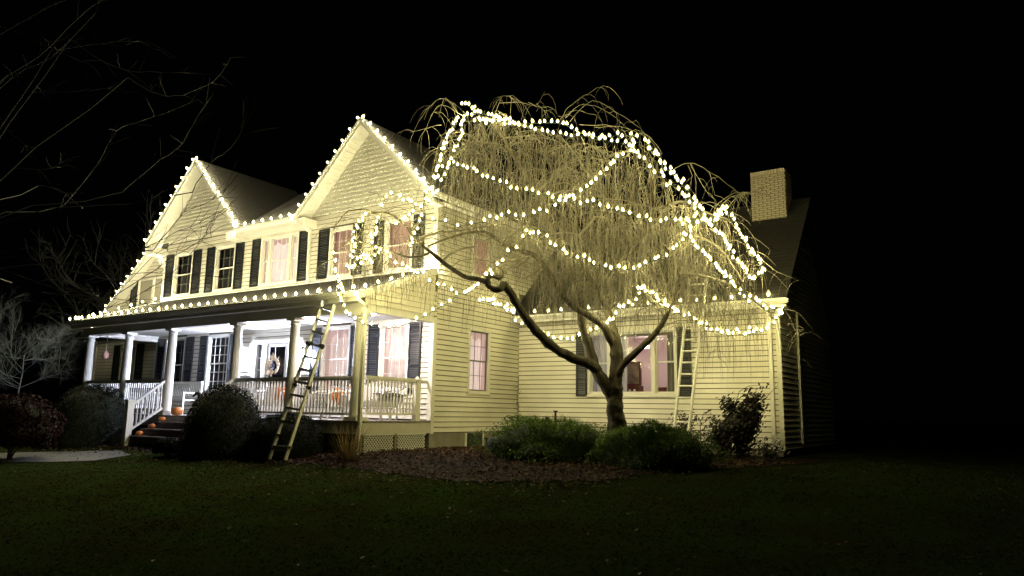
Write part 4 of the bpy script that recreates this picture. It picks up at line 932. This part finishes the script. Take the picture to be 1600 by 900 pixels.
SEC = [[(672, 393, -.4), (660, 400, -.3), (640, 402, -.2), (615, 395, 0), (590, 385, .1), (560, 378, .1), (535, 385, .1)],
       [(640, 362, 0), (655, 345, 0), (662, 320, .1), (663, 303, .1)], [(655, 372, -.2), (690, 362, -.2), (720, 360, -.2), (745, 357, -.2), (770, 352, -.3)],
       [(600, 332, .1), (570, 328, .1), (545, 330, .1), (530, 345, .1), (521, 362, .1)], [(690, 408, -.5), (710, 392, -.4), (740, 385, -.4), (765, 372, -.4)],
       [(832, 398, -.5), (815, 410, -.5), (795, 420, -.5), (775, 428, -.5), (752, 425, -.5)], [(832, 398, -.5), (805, 405, -.5), (775, 410, -.5), (760, 414, -.5)],
       [(848, 412, -.5), (835, 428, -.5), (815, 434, -.5)], [(780, 383, -.5), (800, 365, -.5), (830, 355, -.4), (860, 362, -.3)],
       [(862, 433, -.4), (840, 380, -.3), (868, 365, -.3), (905, 368, -.3), (910, 400, -.3)], [(905, 370, -.2), (930, 340, -.4), (950, 345, -.5), (958, 372, -.5)],
       [(838, 301, 0), (870, 272, -.2), (885, 262, -.3), (905, 270, -.3)], [(858, 305, -.1), (876, 300, -.3), (890, 297, -.3), (905, 285, -.3)],
       [(1046, 482, -.3), (1020, 470, -.4), (1005, 450, -.4), (1000, 430, -.4), (990, 410, -.4)], [(1056, 455, -.3), (1055, 420, -.5), (1052, 395, -.5), (1035, 380, -.5)],
       [(950, 245, .1), (985, 235, 0), (1010, 250, 0), (1020, 280, 0)], [(1045, 320, .1), (1075, 315, 0), (1110, 335, 0), (1140, 345, 0), (1165, 380, 0)],
       [(1075, 365, 0), (1105, 375, 0), (1135, 400, 0), (1160, 440, 0)], [(1060, 425, 0), (1095, 430, -.2), (1130, 440, -.2), (1170, 465, -.2), (1205, 490, -.2)],
       [(850, 205, .1), (810, 195, 0), (770, 190, 0)], [(735, 225, 0), (705, 250, 0), (690, 280, 0)], [(925, 280, .2), (890, 230, .2), (870, 210, .2)]]
WILD = [[(715, 178), (700, 155), (680, 158), (660, 180), (645, 210)], [(722, 180), (690, 163), (672, 185), (658, 222)], [(700, 228), (675, 235), (655, 258)], [(690, 195), (665, 200), (640, 208)], [(770, 190), (779, 162), (786, 150), (800, 153)],
        [(781, 160), (812, 160), (838, 163), (852, 142)], [(838, 162), (850, 172), (853, 188)], [(825, 160), (845, 168), (862, 168), (872, 182)], [(873, 192), (885, 172), (900, 158), (925, 142), (942, 134)], [(883, 185), (905, 165), (930, 166), (962, 183), (985, 206)],
        [(890, 190), (925, 158), (962, 175), (1000, 200), (1030, 238)], [(882, 182), (900, 172), (920, 178)], [(905, 196), (945, 195), (975, 205)], [(930, 200), (970, 198), (1008, 212)], [(985, 215), (1005, 208), (1025, 225), (1035, 240)],
        [(1052, 266), (1065, 258), (1085, 255), (1107, 268), (1130, 282), (1148, 298)], [(1108, 268), (1113, 285), (1117, 305)], [(1078, 257), (1092, 280), (1112, 308)], [(1075, 258), (1082, 275), (1078, 290), (1090, 310)],
        [(1113, 340), (1122, 318), (1148, 302), (1172, 300), (1195, 292)], [(1118, 338), (1135, 312), (1160, 303), (1185, 308)], [(1135, 328), (1150, 308), (1170, 300), (1205, 305)], [(1140, 332), (1158, 338), (1174, 353)], [(1090, 322), (1110, 315), (1130, 325)],
        [(1130, 345), (1160, 350), (1180, 375), (1185, 395)], [(1155, 372), (1178, 372), (1205, 392)], [(1165, 392), (1190, 395), (1212, 415)], [(1185, 400), (1215, 425), (1248, 438)], [(1175, 420), (1205, 425), (1235, 455)],
        [(1226, 483), (1238, 505), (1245, 535), (1246, 562)], [(1228, 482), (1252, 492), (1272, 520)], [(1232, 505), (1250, 508), (1258, 520)], 
        [(520, 405), (500, 415), (488, 432)], [(560, 345), (535, 340), (522, 355), (518, 372)], [(575, 300), (590, 302), (595, 315), (605, 330)], [(668, 300), (640, 296), (615, 305), (600, 318)], [(663, 303), (662, 325)], [(678, 308), (692, 325), (697, 350)],
        [(1080, 390), (1120, 395), (1160, 415)], [(1100, 440), (1140, 440), (1190, 470)]]
segs = []                                       # points twigs may start from
br = MB()
def arc(P, r0, r1, n=5):
    V = P; out = []
    for i in range(len(V)-1):
        p0 = V[max(i-1, 0)]; p1 = V[i]; p2 = V[i+1]; p3 = V[min(i+2, len(V)-1)]
        for s_ in range(3):
            t = s_/3; out.append(.5*((2*p1)+(-p0+p2)*t+(2*p0-5*p1+4*p2-p3)*t*t+(-p0+3*p1-3*p2+p3)*t**3)+Vector((random.gauss(0, .008), random.gauss(0, .008), random.gauss(0, .008))))
    out.append(V[-1]); k = len(out); br.tube(out, [r0+(r1-r0)*i/(k-1) for i in range(k)], n); return out
for P in SEC: o = arc([tp(X, Y, d)-TB for X, Y, d in P], .030, .010, 6); segs += o[3:]
for P in WILD:
    j = random.uniform(-.3, .3); o = arc([tp(X, Y, j)-TB for X, Y in P], .009, .003, 4); segs += o[2:]*1
def inpoly(x, y, P):
    c = False; j = len(P)-1
    for i in range(len(P)):
        if (P[i][1] > y) != (P[j][1] > y) and x < (P[j][0]-P[i][0])*(y-P[i][1])/(P[j][1]-P[i][1])+P[i][0]: c = not c
        j = i
    return c
# arching sub-branches from limbs and trunk outward, then over and down
allL = [(L, w) for L, w in ((L1, 3), (L2, 9), (L4, 3), (L5, 4), (L6, 6), (L7, 6), (L8, 4), (L9, 4), (L3c, 3))]
CROWN = [(672, 300), (690, 235), (712, 185), (760, 178), (830, 200), (900, 208), (995, 218), (1060, 292), (1098, 342), (1135, 335), (1192, 420), (1150, 450), (1210, 480), (1140, 500), (1000, 480), (860, 470), (800, 400), (740, 360)]
for L, w in allL:
    for k in range(int(w*2.4)):
        p = L[random.randrange(len(L)//3, len(L))]; a = random.uniform(0, 6.28); ln = random.uniform(.5, 1.5); h = Vector((math.cos(a), math.sin(a)*.8, 0))
        P = [p, p+h*ln*.3+Vector((0, 0, .13*ln)), p+h*ln*.7+Vector((0, 0, .12*ln)), p+h*ln+Vector((0, 0, -.05)), p+h*ln*1.1+Vector((0, 0, -.45*ln))]
        q = P[2]+TB
        if q.x < .6 and q.y > -.9: continue
        o = arc(P, .011, .004, 4); segs += o[4:]*2
br.obj('branches', M_TWIG, tree, kind='stuff', smooth=True)
tw = MB()
def strand(p, ln, drift, r0=.0065, wav=.013, curl=0):
    n = max(4, int(ln/.16)); P = [p]; d = Vector((drift.x, drift.y, drift.z)); ph = random.uniform(0, 6)
    for i in range(n):
        d = d*.78+Vector((random.gauss(0, wav), random.gauss(0, wav), -.22)); P.append(P[-1]+d.normalized()*(ln/n))
    tw.tube(P, [r0*(1-.6*i/n) for i in range(n+1)], 3, cap=False); return P
def outside_house(q):                           # keep the crown clear of walls and roofs
    q = q+TB
    if q.x < .5: return q.y < -.8 if q.z > 4.0 else q.y < -2.8
    if q.z < 3.4+max(0, q.y-3.3): return q.y < 3.3
    return q.y < 3.2
# strands seeded through the crown
cnt = 0
SEEDS = [(CROWN, 3400, (.35, 1.5), 1.6), ([(700, 300), (860, 330), (1000, 340), (1090, 350), (1140, 440), (1060, 470), (860, 455), (760, 345)], 800, (.4, 1.3), 1.3),
         ([(535, 380), (560, 345), (600, 340), (655, 365), (668, 405), (620, 420), (545, 425)], 330, (.35, 1.0), .4), ([(525, 400), (560, 400), (650, 420), (690, 435), (640, 445), (560, 450)], 110, (.2, .7), .3),
         ([(640, 340), (760, 345), (830, 375), (800, 430), (690, 400)], 120, (.3, 1.2), .5), ([(640, 430), (800, 440), (800, 470), (700, 455)], 90, (.3, 1.0), .3),
         ([(800, 400), (980, 420), (1090, 440), (1080, 480), (850, 480)], 260, (.3, .9), .6), ([(1060, 440), (1215, 480), (1220, 500), (1150, 515), (1060, 490)], 230, (.3, 1.5), .5)]
for P, n, (l0, l1), dd in SEEDS:
    xs = [p[0] for p in P]; ys = [p[1] for p in P]; k = 0; tries = 0
    while k < n and tries < n*20:
        tries += 1
        X, Y = random.uniform(min(xs), max(xs)), random.uniform(min(ys), max(ys))
        if not inpoly(X, Y, P): continue
        p = tp(X, Y, random.uniform(-dd, dd))-TB; ln = random.uniform(l0, l1)
        if not outside_house(p): continue
        if Y > 360 and P is CROWN: ln *= .6
        a = random.uniform(0, 6.28); s_ = random.uniform(.03, .32)
        strand(p, ln, Vector((math.cos(a)*s_, math.sin(a)*s_, random.uniform(-.1, .5))), random.uniform(.003, .0058)); k += 1
for i in range(1500):
    p = random.choice(segs)
    if not outside_house(p): continue
    a = random.uniform(0, 6.28); strand(p, random.uniform(.15, .8), Vector((math.cos(a)*.5, math.sin(a)*.5, random.uniform(-.1, .4))), .005, .05)
tw.obj('drooping_twigs', M_TWIG, tree, kind='stuff')

# ------------------------------------------------------------------ light strings
bb = MB(); bb.lathe((0, 0, 0), [(.017, -.035), (.020, 0.0)], 6, 1)
bb.lathe((0, 0, 0), [(.007, .014), (.0165, .03), (.015, .048), (.004, .066)], 6, 0)
bb.lathe((0, 0, 0), [(.018, .001), (.038, .020), (.045, .042), (.032, .078), (.006, .118)], 8, 2)
bulb_me = bb.mesh('bulb', [M_BULB, M_WIRE, M_SHELL], False)
c9_me = bb.mesh('bulb', [M_C9, M_WIRE, M_SHELL], False)
def light_string(name, label, P, spacing, up=(0, 0, 1), size=1.0, jit=0, group=None, sag=.02, udir=None, dim=False):
    """P: world polyline; wire follows it, bulbs every 'spacing' metres"""
    P = [Vector(p) for p in P]; t = thing(name, label, 'string lights', tuple(P[0]), group=group); O = P[0].copy()
    L_ = [0]
    for a, c in zip(P, P[1:]): L_.append(L_[-1]+(c-a).length)
    n = max(2, int(L_[-1]/spacing)); pts = []
    def pos(s_):
        for i in range(len(P)-1):
            if s_ <= L_[i+1]: return P[i].lerp(P[i+1], (s_-L_[i])/max(1e-6, L_[i+1]-L_[i]))
        return P[-1]
    for k in range(n+1):
        c = pos(L_[-1]*k/n)+Vector((random.gauss(0, jit), random.gauss(0, jit*.6), random.gauss(0, jit))); pts.append(c)
        u = Vector(udir(c) if udir else up)+Vector((random.gauss(0, .16), random.gauss(0, .16), random.gauss(0, .08))); q = Vector((0, 0, 1)).rotation_difference(u.normalized())
        s_ = size*random.uniform(.9, 1.1); link('bulb', c9_me if name.startswith('roof') and not dim else bulb_me, t, mw=Matrix.Translation(c-O)@q.to_matrix().to_4x4()@Matrix.Diagonal((s_, s_, s_, 1)))
    wp = []
    for a, c in zip(pts, pts[1:]): wp += [a-O, a.lerp(c, .5)-O-Vector((0, 0, sag))]
    wp.append(pts[-1]-O); b = MB(); b.tube(wp, .006, 4); b.obj('wire', M_WIRE, t); return t
G1 = 'bulb strings along the roof edges'; SP = .375; RS = .96
light_string('roof_light_string', 'row of glowing bulbs along the long porch gutter', [(-12.38, -2.68, 3.09), (.0, -2.70, 3.09)], SP, size=RS, group=G1)
light_string('roof_light_string', 'bulbs climbing the left end of the porch roof to the house corner', [(-12.28, -2.45, 3.14), (-12.28, -.1, 4.06)], .40, size=RS, group=G1)
light_string('roof_light_string', 'bulbs climbing the right end of the porch roof below the twigs', [(.05, -2.4, 3.16), (.05, -.05, 4.04)], .36, size=RS, group=G1)
def rake(G, side, label, sp=SP, y=-.52, stop=0):
    xe = G['x0'] if side < 0 else G['x1']; a = Vector((xe, y, G['z0']+.04)); c = Vector((G['xa'], y, G['za']+.05)); d = (c-a).normalized(); up_ = Vector((side*d.z*1.0, -.1, abs(d.x)))
    light_string('roof_light_string', label, [a, c.lerp(a, .03)], sp, up=up_, size=RS, group=G1)
rake(BG, -1, 'bulbs up the left slope of the big front gable'); rake(BG, 1, 'bulbs down the right slope of the big front gable')
rake(SG, -1, 'bulbs up the left slope of the small front gable'); rake(SG, 1, 'bulbs down the right slope of the small front gable')
light_string('roof_light_string', 'short row of bulbs on the upper gutter between the two gables', [(-7.45, -.54, 5.90), (-5.0, -.54, 5.90)], SP, size=RS, group=G1)
light_string('roof_light_string', 'bulbs down the left slope of the far left low gable', [(Lx-.1, .6, Lz), (-18.1, .6, Lz-4.0*Ls)], .40, up=(-.6, 0, .8), size=RS, group=G1)
light_string('roof_light_string', 'few bulbs on the right slope of the far left low gable', [(Lx+.1, .6, Lz), (-12.2, .6, Lz-1.9*Ls)], .36, up=(.5, 0, .8), size=RS, group=G1)
light_string('roof_light_string', 'row of bulbs along the wing gutter behind the tree and ladder', [(.85, 3.26, 3.24), (7.15, 3.26, 3.24)], .40, size=RS*1.25, group=G1, dim=True)
G2 = 'bulb strings wound through the weeping tree'
def dyo(X, Y):                                   # outer surface of the crown, towards the viewer
    u = (X-920)/290; v = (Y-330)/170; k = 1-u*u-v*v
    return -1.5*math.sqrt(k) if k > 0 else 0
T = [('string outlining the upper left edge of the tree crown', [(668, 305), (676, 288), (684, 270), (687, 252), (692, 235), (698, 218), (705, 205), (712, 193), (718, 183), (728, 180), (745, 178)], .11, .03),
     ('second string up the left edge of the tree crown', [(672, 312), (682, 300), (692, 278), (700, 262), (706, 245), (714, 225), (719, 212), (722, 190), (740, 187), (760, 190)], .16, .03),
     ('short cluster of bulbs at the very top left of the crown', [(722, 163), (730, 165), (737, 168), (742, 169)], .08, .02),
     ('upper of the two strings along the top of the crown', [(742, 175), (757, 178), (767, 180), (780, 186), (795, 190), (812, 193), (825, 192), (848, 190), (862, 192), (878, 193), (892, 198), (910, 207), (925, 212), (945, 215), (962, 213), (985, 213), (996, 214)], .15, .02),
     ('lower of the two strings along the top of the crown', [(752, 188), (772, 190), (785, 190), (800, 197), (815, 201), (826, 199), (838, 204), (855, 206), (870, 208), (884, 212), (900, 212), (920, 213), (940, 220), (955, 222), (968, 224), (988, 222)], .15, .02),
     ('dense string down the upper right edge of the crown', [(1008, 222), (1016, 233), (1025, 243), (1035, 254), (1044, 266), (1052, 277), (1062, 285), (1068, 295), (1075, 302), (1082, 312), (1090, 322), (1098, 332), (1104, 342)], .075, .03),
     ('string just inside the right edge of the crown', [(990, 228), (998, 248), (1012, 256), (1020, 264), (1030, 272), (1040, 286), (1050, 291), (1060, 298), (1070, 308), (1080, 322), (1085, 335)], .12, .03),
     ('bright knot of bulbs where strings cross at the right of the crown', [(1072, 352), (1082, 345), (1092, 350), (1104, 346), (1112, 348), (1118, 340), (1126, 335), (1134, 328)], .05, .05),
     ('string down the far right flank beside the chimney', [(1138, 336), (1146, 345), (1150, 357), (1156, 367), (1164, 374), (1168, 383), (1174, 392), (1184, 405), (1190, 414), (1195, 424), (1186, 430), (1176, 436), (1168, 436), (1164, 430)], .10, .025),
     ('second string on the right flank left of the chimney', [(1112, 352), (1122, 365), (1130, 374), (1140, 388), (1146, 396), (1152, 405), (1160, 415), (1166, 425), (1170, 434), (1180, 437)], .10, .03),
     ('diagonal string from the crown top down left to the middle', [(990, 226), (978, 238), (968, 243), (958, 255), (945, 270), (935, 277), (928, 283), (918, 292), (908, 298), (895, 306), (888, 312), (876, 314), (866, 322), (856, 328), (848, 326), (838, 332)], .13, .03),
     ('long upper swag across the middle of the crown', [(690, 262), (703, 256), (722, 260), (735, 266), (742, 271), (750, 274), (764, 278), (775, 284), (787, 288), (800, 294), (812, 296), (822, 298), (836, 302), (845, 303), (858, 306), (868, 309), (880, 313), (892, 313), (905, 316), (915, 318), (928, 318), (944, 324), (958, 325), (972, 333), (990, 340), (1005, 340), (1020, 345), (1035, 347), (1055, 346), (1075, 345)], .155, .025),
     ('few bulbs in a short swag near the roof edge', [(764, 341), (772, 342), (780, 344), (790, 335), (798, 335), (806, 339), (816, 338)], .14, .02),
     ('long lower swag across the crown', [(822, 362), (832, 367), (848, 368), (856, 372), (866, 382), (880, 393), (890, 400), (905, 405), (912, 408), (925, 412), (940, 415), (950, 418), (960, 422), (975, 423), (988, 420), (996, 416), (1010, 413), (1020, 408), (1028, 404), (1042, 400), (1052, 390), (1060, 380), (1068, 368), (1080, 362)], .15, .025),
     ('string dropping from the lower swag toward the twisted limb', [(828, 366), (818, 376), (810, 384), (800, 392), (792, 400), (786, 408), (776, 418), (770, 426), (760, 434)], .2, .03),
     ('string down the right of the crown to the porch-side gutter', [(1074, 368), (1082, 378), (1092, 386), (1098, 395), (1106, 405), (1114, 412), (1120, 420), (1130, 428), (1138, 437), (1148, 447), (1156, 455), (1162, 462), (1170, 468), (1182, 474), (1195, 480), (1205, 480), (1213, 484), (1222, 487)], .10, .03),
     ('low swag of bulbs hanging in front of the wing siding', [(998, 450), (1008, 450), (1012, 458), (1022, 465), (1034, 472), (1040, 478), (1055, 488), (1064, 494), (1078, 497), (1090, 504), (1102, 510), (1114, 515), (1125, 520), (1140, 520), (1152, 523), (1165, 523), (1178, 519), (1190, 515), (1200, 508), (1208, 503), (1214, 497), (1219, 491), (1225, 485)], .09, .03),
     ('low swag of bulbs from the limb to the trunk', [(802, 492), (809, 502), (820, 508), (830, 515), (838, 518), (848, 523), (858, 525), (865, 527), (875, 529), (888, 529), (900, 528), (908, 527), (920, 522), (930, 518), (940, 512), (948, 505), (955, 497), (965, 487), (975, 480), (985, 474), (992, 466), (998, 458), (1002, 452)], .14, .025),
     ('bright cluster of bulbs in the wall corner left of the limb', [(752, 469), (762, 472), (770, 470), (778, 477), (788, 480), (795, 485), (800, 490), (806, 486)], .09, .03),
     ('string of bulbs low along the house side wall', [(672, 440), (680, 447), (690, 448), (703, 450), (715, 460), (727, 461), (737, 450), (748, 443), (760, 432), (768, 427)], .17, .02),
     ('swag of bulbs over the porch end railing', [(543, 492), (556, 500), (568, 506), (585, 510), (600, 512), (615, 511), (632, 507), (650, 500), (665, 493), (680, 485), (694, 477), (705, 470), (714, 462)], .22, .01),
     ('string hanging down beside the folding ladder top', [(520, 400), (524, 408), (522, 416), (526, 424), (527, 436), (530, 444), (530, 455), (534, 465), (530, 472), (538, 480), (543, 492)], .10, .03),
     ('string looping up in front of the upper windows', [(572, 336), (566, 345), (558, 352), (554, 362), (553, 372), (553, 382), (552, 392), (550, 402), (560, 405), (572, 402), (580, 410)], .085, .025),
     ('second loop of bulbs in front of the upper windows', [(588, 343), (588, 352), (590, 362), (580, 370), (582, 378), (586, 385), (592, 392), (588, 398), (578, 400), (568, 410), (555, 418), (540, 420)], .09, .03),
     ('string from the loops down to the porch roof edge', [(595, 392), (608, 400), (618, 412), (630, 414), (640, 422), (650, 428), (660, 424)], .14, .02),
     ('vertical string in front of the rightmost upper shutter', [(666, 302), (662, 318), (660, 328), (658, 340), (655, 352), (650, 362), (646, 372), (640, 385)], .16, .02),
     ('sparse string crossing the big gable siding', [(596, 322), (603, 312), (608, 305), (617, 302), (628, 312), (640, 315), (650, 320), (642, 335), (630, 345), (618, 352)], .19, .02),
     ('few bulbs on twigs near the side wall top', [(678, 345), (692, 350), (703, 349), (715, 349), (735, 350), (758, 346)], .3, .03)]
def clear(p):
    return p
for label, P, sp, jit in T:
    pts = [tp(X, Y, dyo(X, Y)*.9) for X, Y in P]
    light_string('tree_light_string', label, pts, sp*.92, size=.77, jit=jit, group=G2, sag=.01)

# ------------------------------------------------------------------ other trees
def branchy(name, label, trunkP, r0, levels, seed, m, n_main=9, spread=.8, ln=2.6, loc=None, children=4, up=.25):
    random.seed(seed); t = thing(name, label, 'tree', tuple(trunkP[0])); O = Vector(trunkP[0]); b = MB(); b.tube([Vector(p)-O for p in trunkP], [r0*(1-.5*i/(len(trunkP)-1)) for i in range(len(trunkP))], 10); b.obj('trunk', m, t, smooth=True); br_ = MB()
    def grow(p, d, L_, r, lev):
        n = 5; P = [p]
        for i in range(n): d = (d+Vector((random.gauss(0, .13), random.gauss(0, .13), random.gauss(0, .13)+.02))).normalized(); P.append(P[-1]+d*L_/n)
        br_.tube(P, [r*(1-.65*i/n) for i in range(n+1)], 5 if lev < 2 else 3, cap=False)
        if lev < levels:
            for k in range(children):
                q = P[random.randrange(1, n+1)]; dd = (d+Vector((random.uniform(-1, 1), random.uniform(-1, 1), random.uniform(-.5, .9)))*spread).normalized(); grow(q, dd, L_*random.uniform(.45, .7), r*.5, lev+1)
    for k in range(n_main):
        u = random.uniform(.4, 1); i = min(int(u*(len(trunkP)-1)), len(trunkP)-2); p = Vector(trunkP[i]).lerp(Vector(trunkP[i+1]), u*(len(trunkP)-1)-i)-O; a = random.uniform(0, 6.28); grow(p, Vector((math.cos(a), math.sin(a), up+random.uniform(-.2, .4))).normalized(), ln*random.uniform(.7, 1.2), r0*.35, 0)
    br_.obj('branches', m, t, kind='stuff'); return t
bx = at(40, 560, 1, -1.2)
M_PALE = mat('pale_bark', (.10, .12, .16), .8, .3, 5)
branchy('bare_tree', 'bare pale tree beyond the left end of the porch', [(bx.x-.2, -1.2, -.7), (bx.x-.25, -1.2, .8), (bx.x-.1, -1.2, 1.6), (bx.x-.15, -1.2, 2.3)], .028, 4, 21, M_PALE, 12, .75, 1.7, children=5, up=.3)
# near tree on the left whose branches cross the sky and the small gable
nt_ = at(-90, 300, 1, -7.5); near = thing('near_bare_tree', 'dark bare tree at the left whose thin branches cross the sky and left gable', 'tree', (nt_.x, nt_.y, gz(nt_.x, nt_.y))); NB = Vector(near.location)
b = MB(); b.tube([Vector((0, 0, -.1)), Vector((.05, 0, 1.5)), Vector((-.05, .1, 3)), Vector((.1, 0, 5))], [.2, .17, .14, .1], 12); b.obj('trunk', M_BARK, near, smooth=True)
NEAR = [[(-90, 330), (-20, 150), (60, 90), (120, 30), (160, 0)], [(-60, 200), (20, 120), (80, 90), (150, 20)], [(0, 130), (15, 118), (40, 140), (80, 143), (140, 142), (180, 138), (198, 146)], [(100, 320), (150, 260), (175, 215), (200, 195), (260, 175), (310, 155)],
        [(190, 300), (250, 250), (285, 225), (300, 195), (330, 150)], [(300, 300), (330, 255), (355, 235), (372, 215), (380, 190)], [(0, 185), (15, 205), (40, 225), (60, 235)], [(20, 262), (60, 266), (85, 262), (97, 253)], [(60, 290), (90, 295), (110, 310), (130, 325)],
        [(110, 60), (160, 95), (200, 110), (250, 113), (297, 114)], [(80, 80), (140, 70), (200, 65), (240, 70)], [(0, 420), (100, 455), (170, 480), (250, 440), (300, 395), (335, 340), (350, 300)], [(20, 440), (110, 450), (180, 455), (240, 400), (290, 370), (330, 345), (365, 320)],
        [(0, 350), (60, 350), (130, 370), (180, 378), (250, 395), (330, 370)], [(150, 480), (230, 430), (262, 408), (300, 385), (322, 365), (345, 330)], [(200, 430), (235, 425), (280, 428), (340, 432)], [(0, 470), (60, 455), (130, 462), (200, 470), (250, 475)],
        [(130, 412), (175, 395), (220, 388), (262, 370), (310, 350), (340, 330)], [(240, 392), (280, 340), (300, 325), (345, 308)], [(0, 40), (50, 60), (90, 80), (140, 100)], [(200, 120), (260, 150), (330, 130), (360, 90)], [(-10, 60), (60, 20), (120, -10)]]
b = MB(); random.seed(5); tips = []
for P in NEAR:
    d0 = random.uniform(-6.5, -4.5); V = [at(X, Y, 1, d0)-NB for X, Y in P]; out = []
    for i in range(len(V)-1):
        p0 = V[max(i-1, 0)]; p1 = V[i]; p2 = V[i+1]; p3 = V[min(i+2, len(V)-1)]
        for s_ in range(3): t = s_/3; out.append(.5*((2*p1)+(-p0+p2)*t+(2*p0-5*p1+4*p2-p3)*t*t+(-p0+3*p1-3*p2+p3)*t**3)+Vector((random.gauss(0, .015), 0, random.gauss(0, .015))))
    out.append(V[-1]); k = len(out); b.tube(out, [.009-.006*i/k for i in range(k)], 5)
    root = Vector((.0, 0, min(4.8, max(1.5, out[0].z-.3)))); mid = (root+out[0])*.5+Vector((0, 0, .15)); b.tube([root, root.lerp(out[0], .25)+Vector((0, 0, .25)), mid+Vector((.05, 0, .2)), root.lerp(out[0], .8)+Vector((0, 0, .05)), out[0]], [.016, .013, .011, .010, .009], 6)
    for q in range(10):
        p = out[random.randrange(2, k)]; dd = (out[-1]-out[0]).normalized()+Vector((random.uniform(-.5, .5), random.uniform(-.4, .4), random.uniform(-.6, .6))); dd.normalize(); Q = [p]
        for s_ in range(4): dd = (dd+Vector((random.gauss(0, .15), random.gauss(0, .15), random.gauss(0, .15)))).normalized(); Q.append(Q[-1]+dd*random.uniform(.1, .22))
        b.tube(Q, [.006, .005, .004, .003, .002], 3, cap=False)
b.obj('branches', mat('near_bark', (.006, .0055, .005), .85, .3, 4), near, kind='stuff')
branchy('background_tree', 'dim tall bare tree behind the far left of the house', [(-30, 8, -1), (-30, 8, 4), (-29.5, 8, 8)], .3, 3, 33, mat('far_bark', (.08, .08, .08), .9), 14, .8, 4.0)
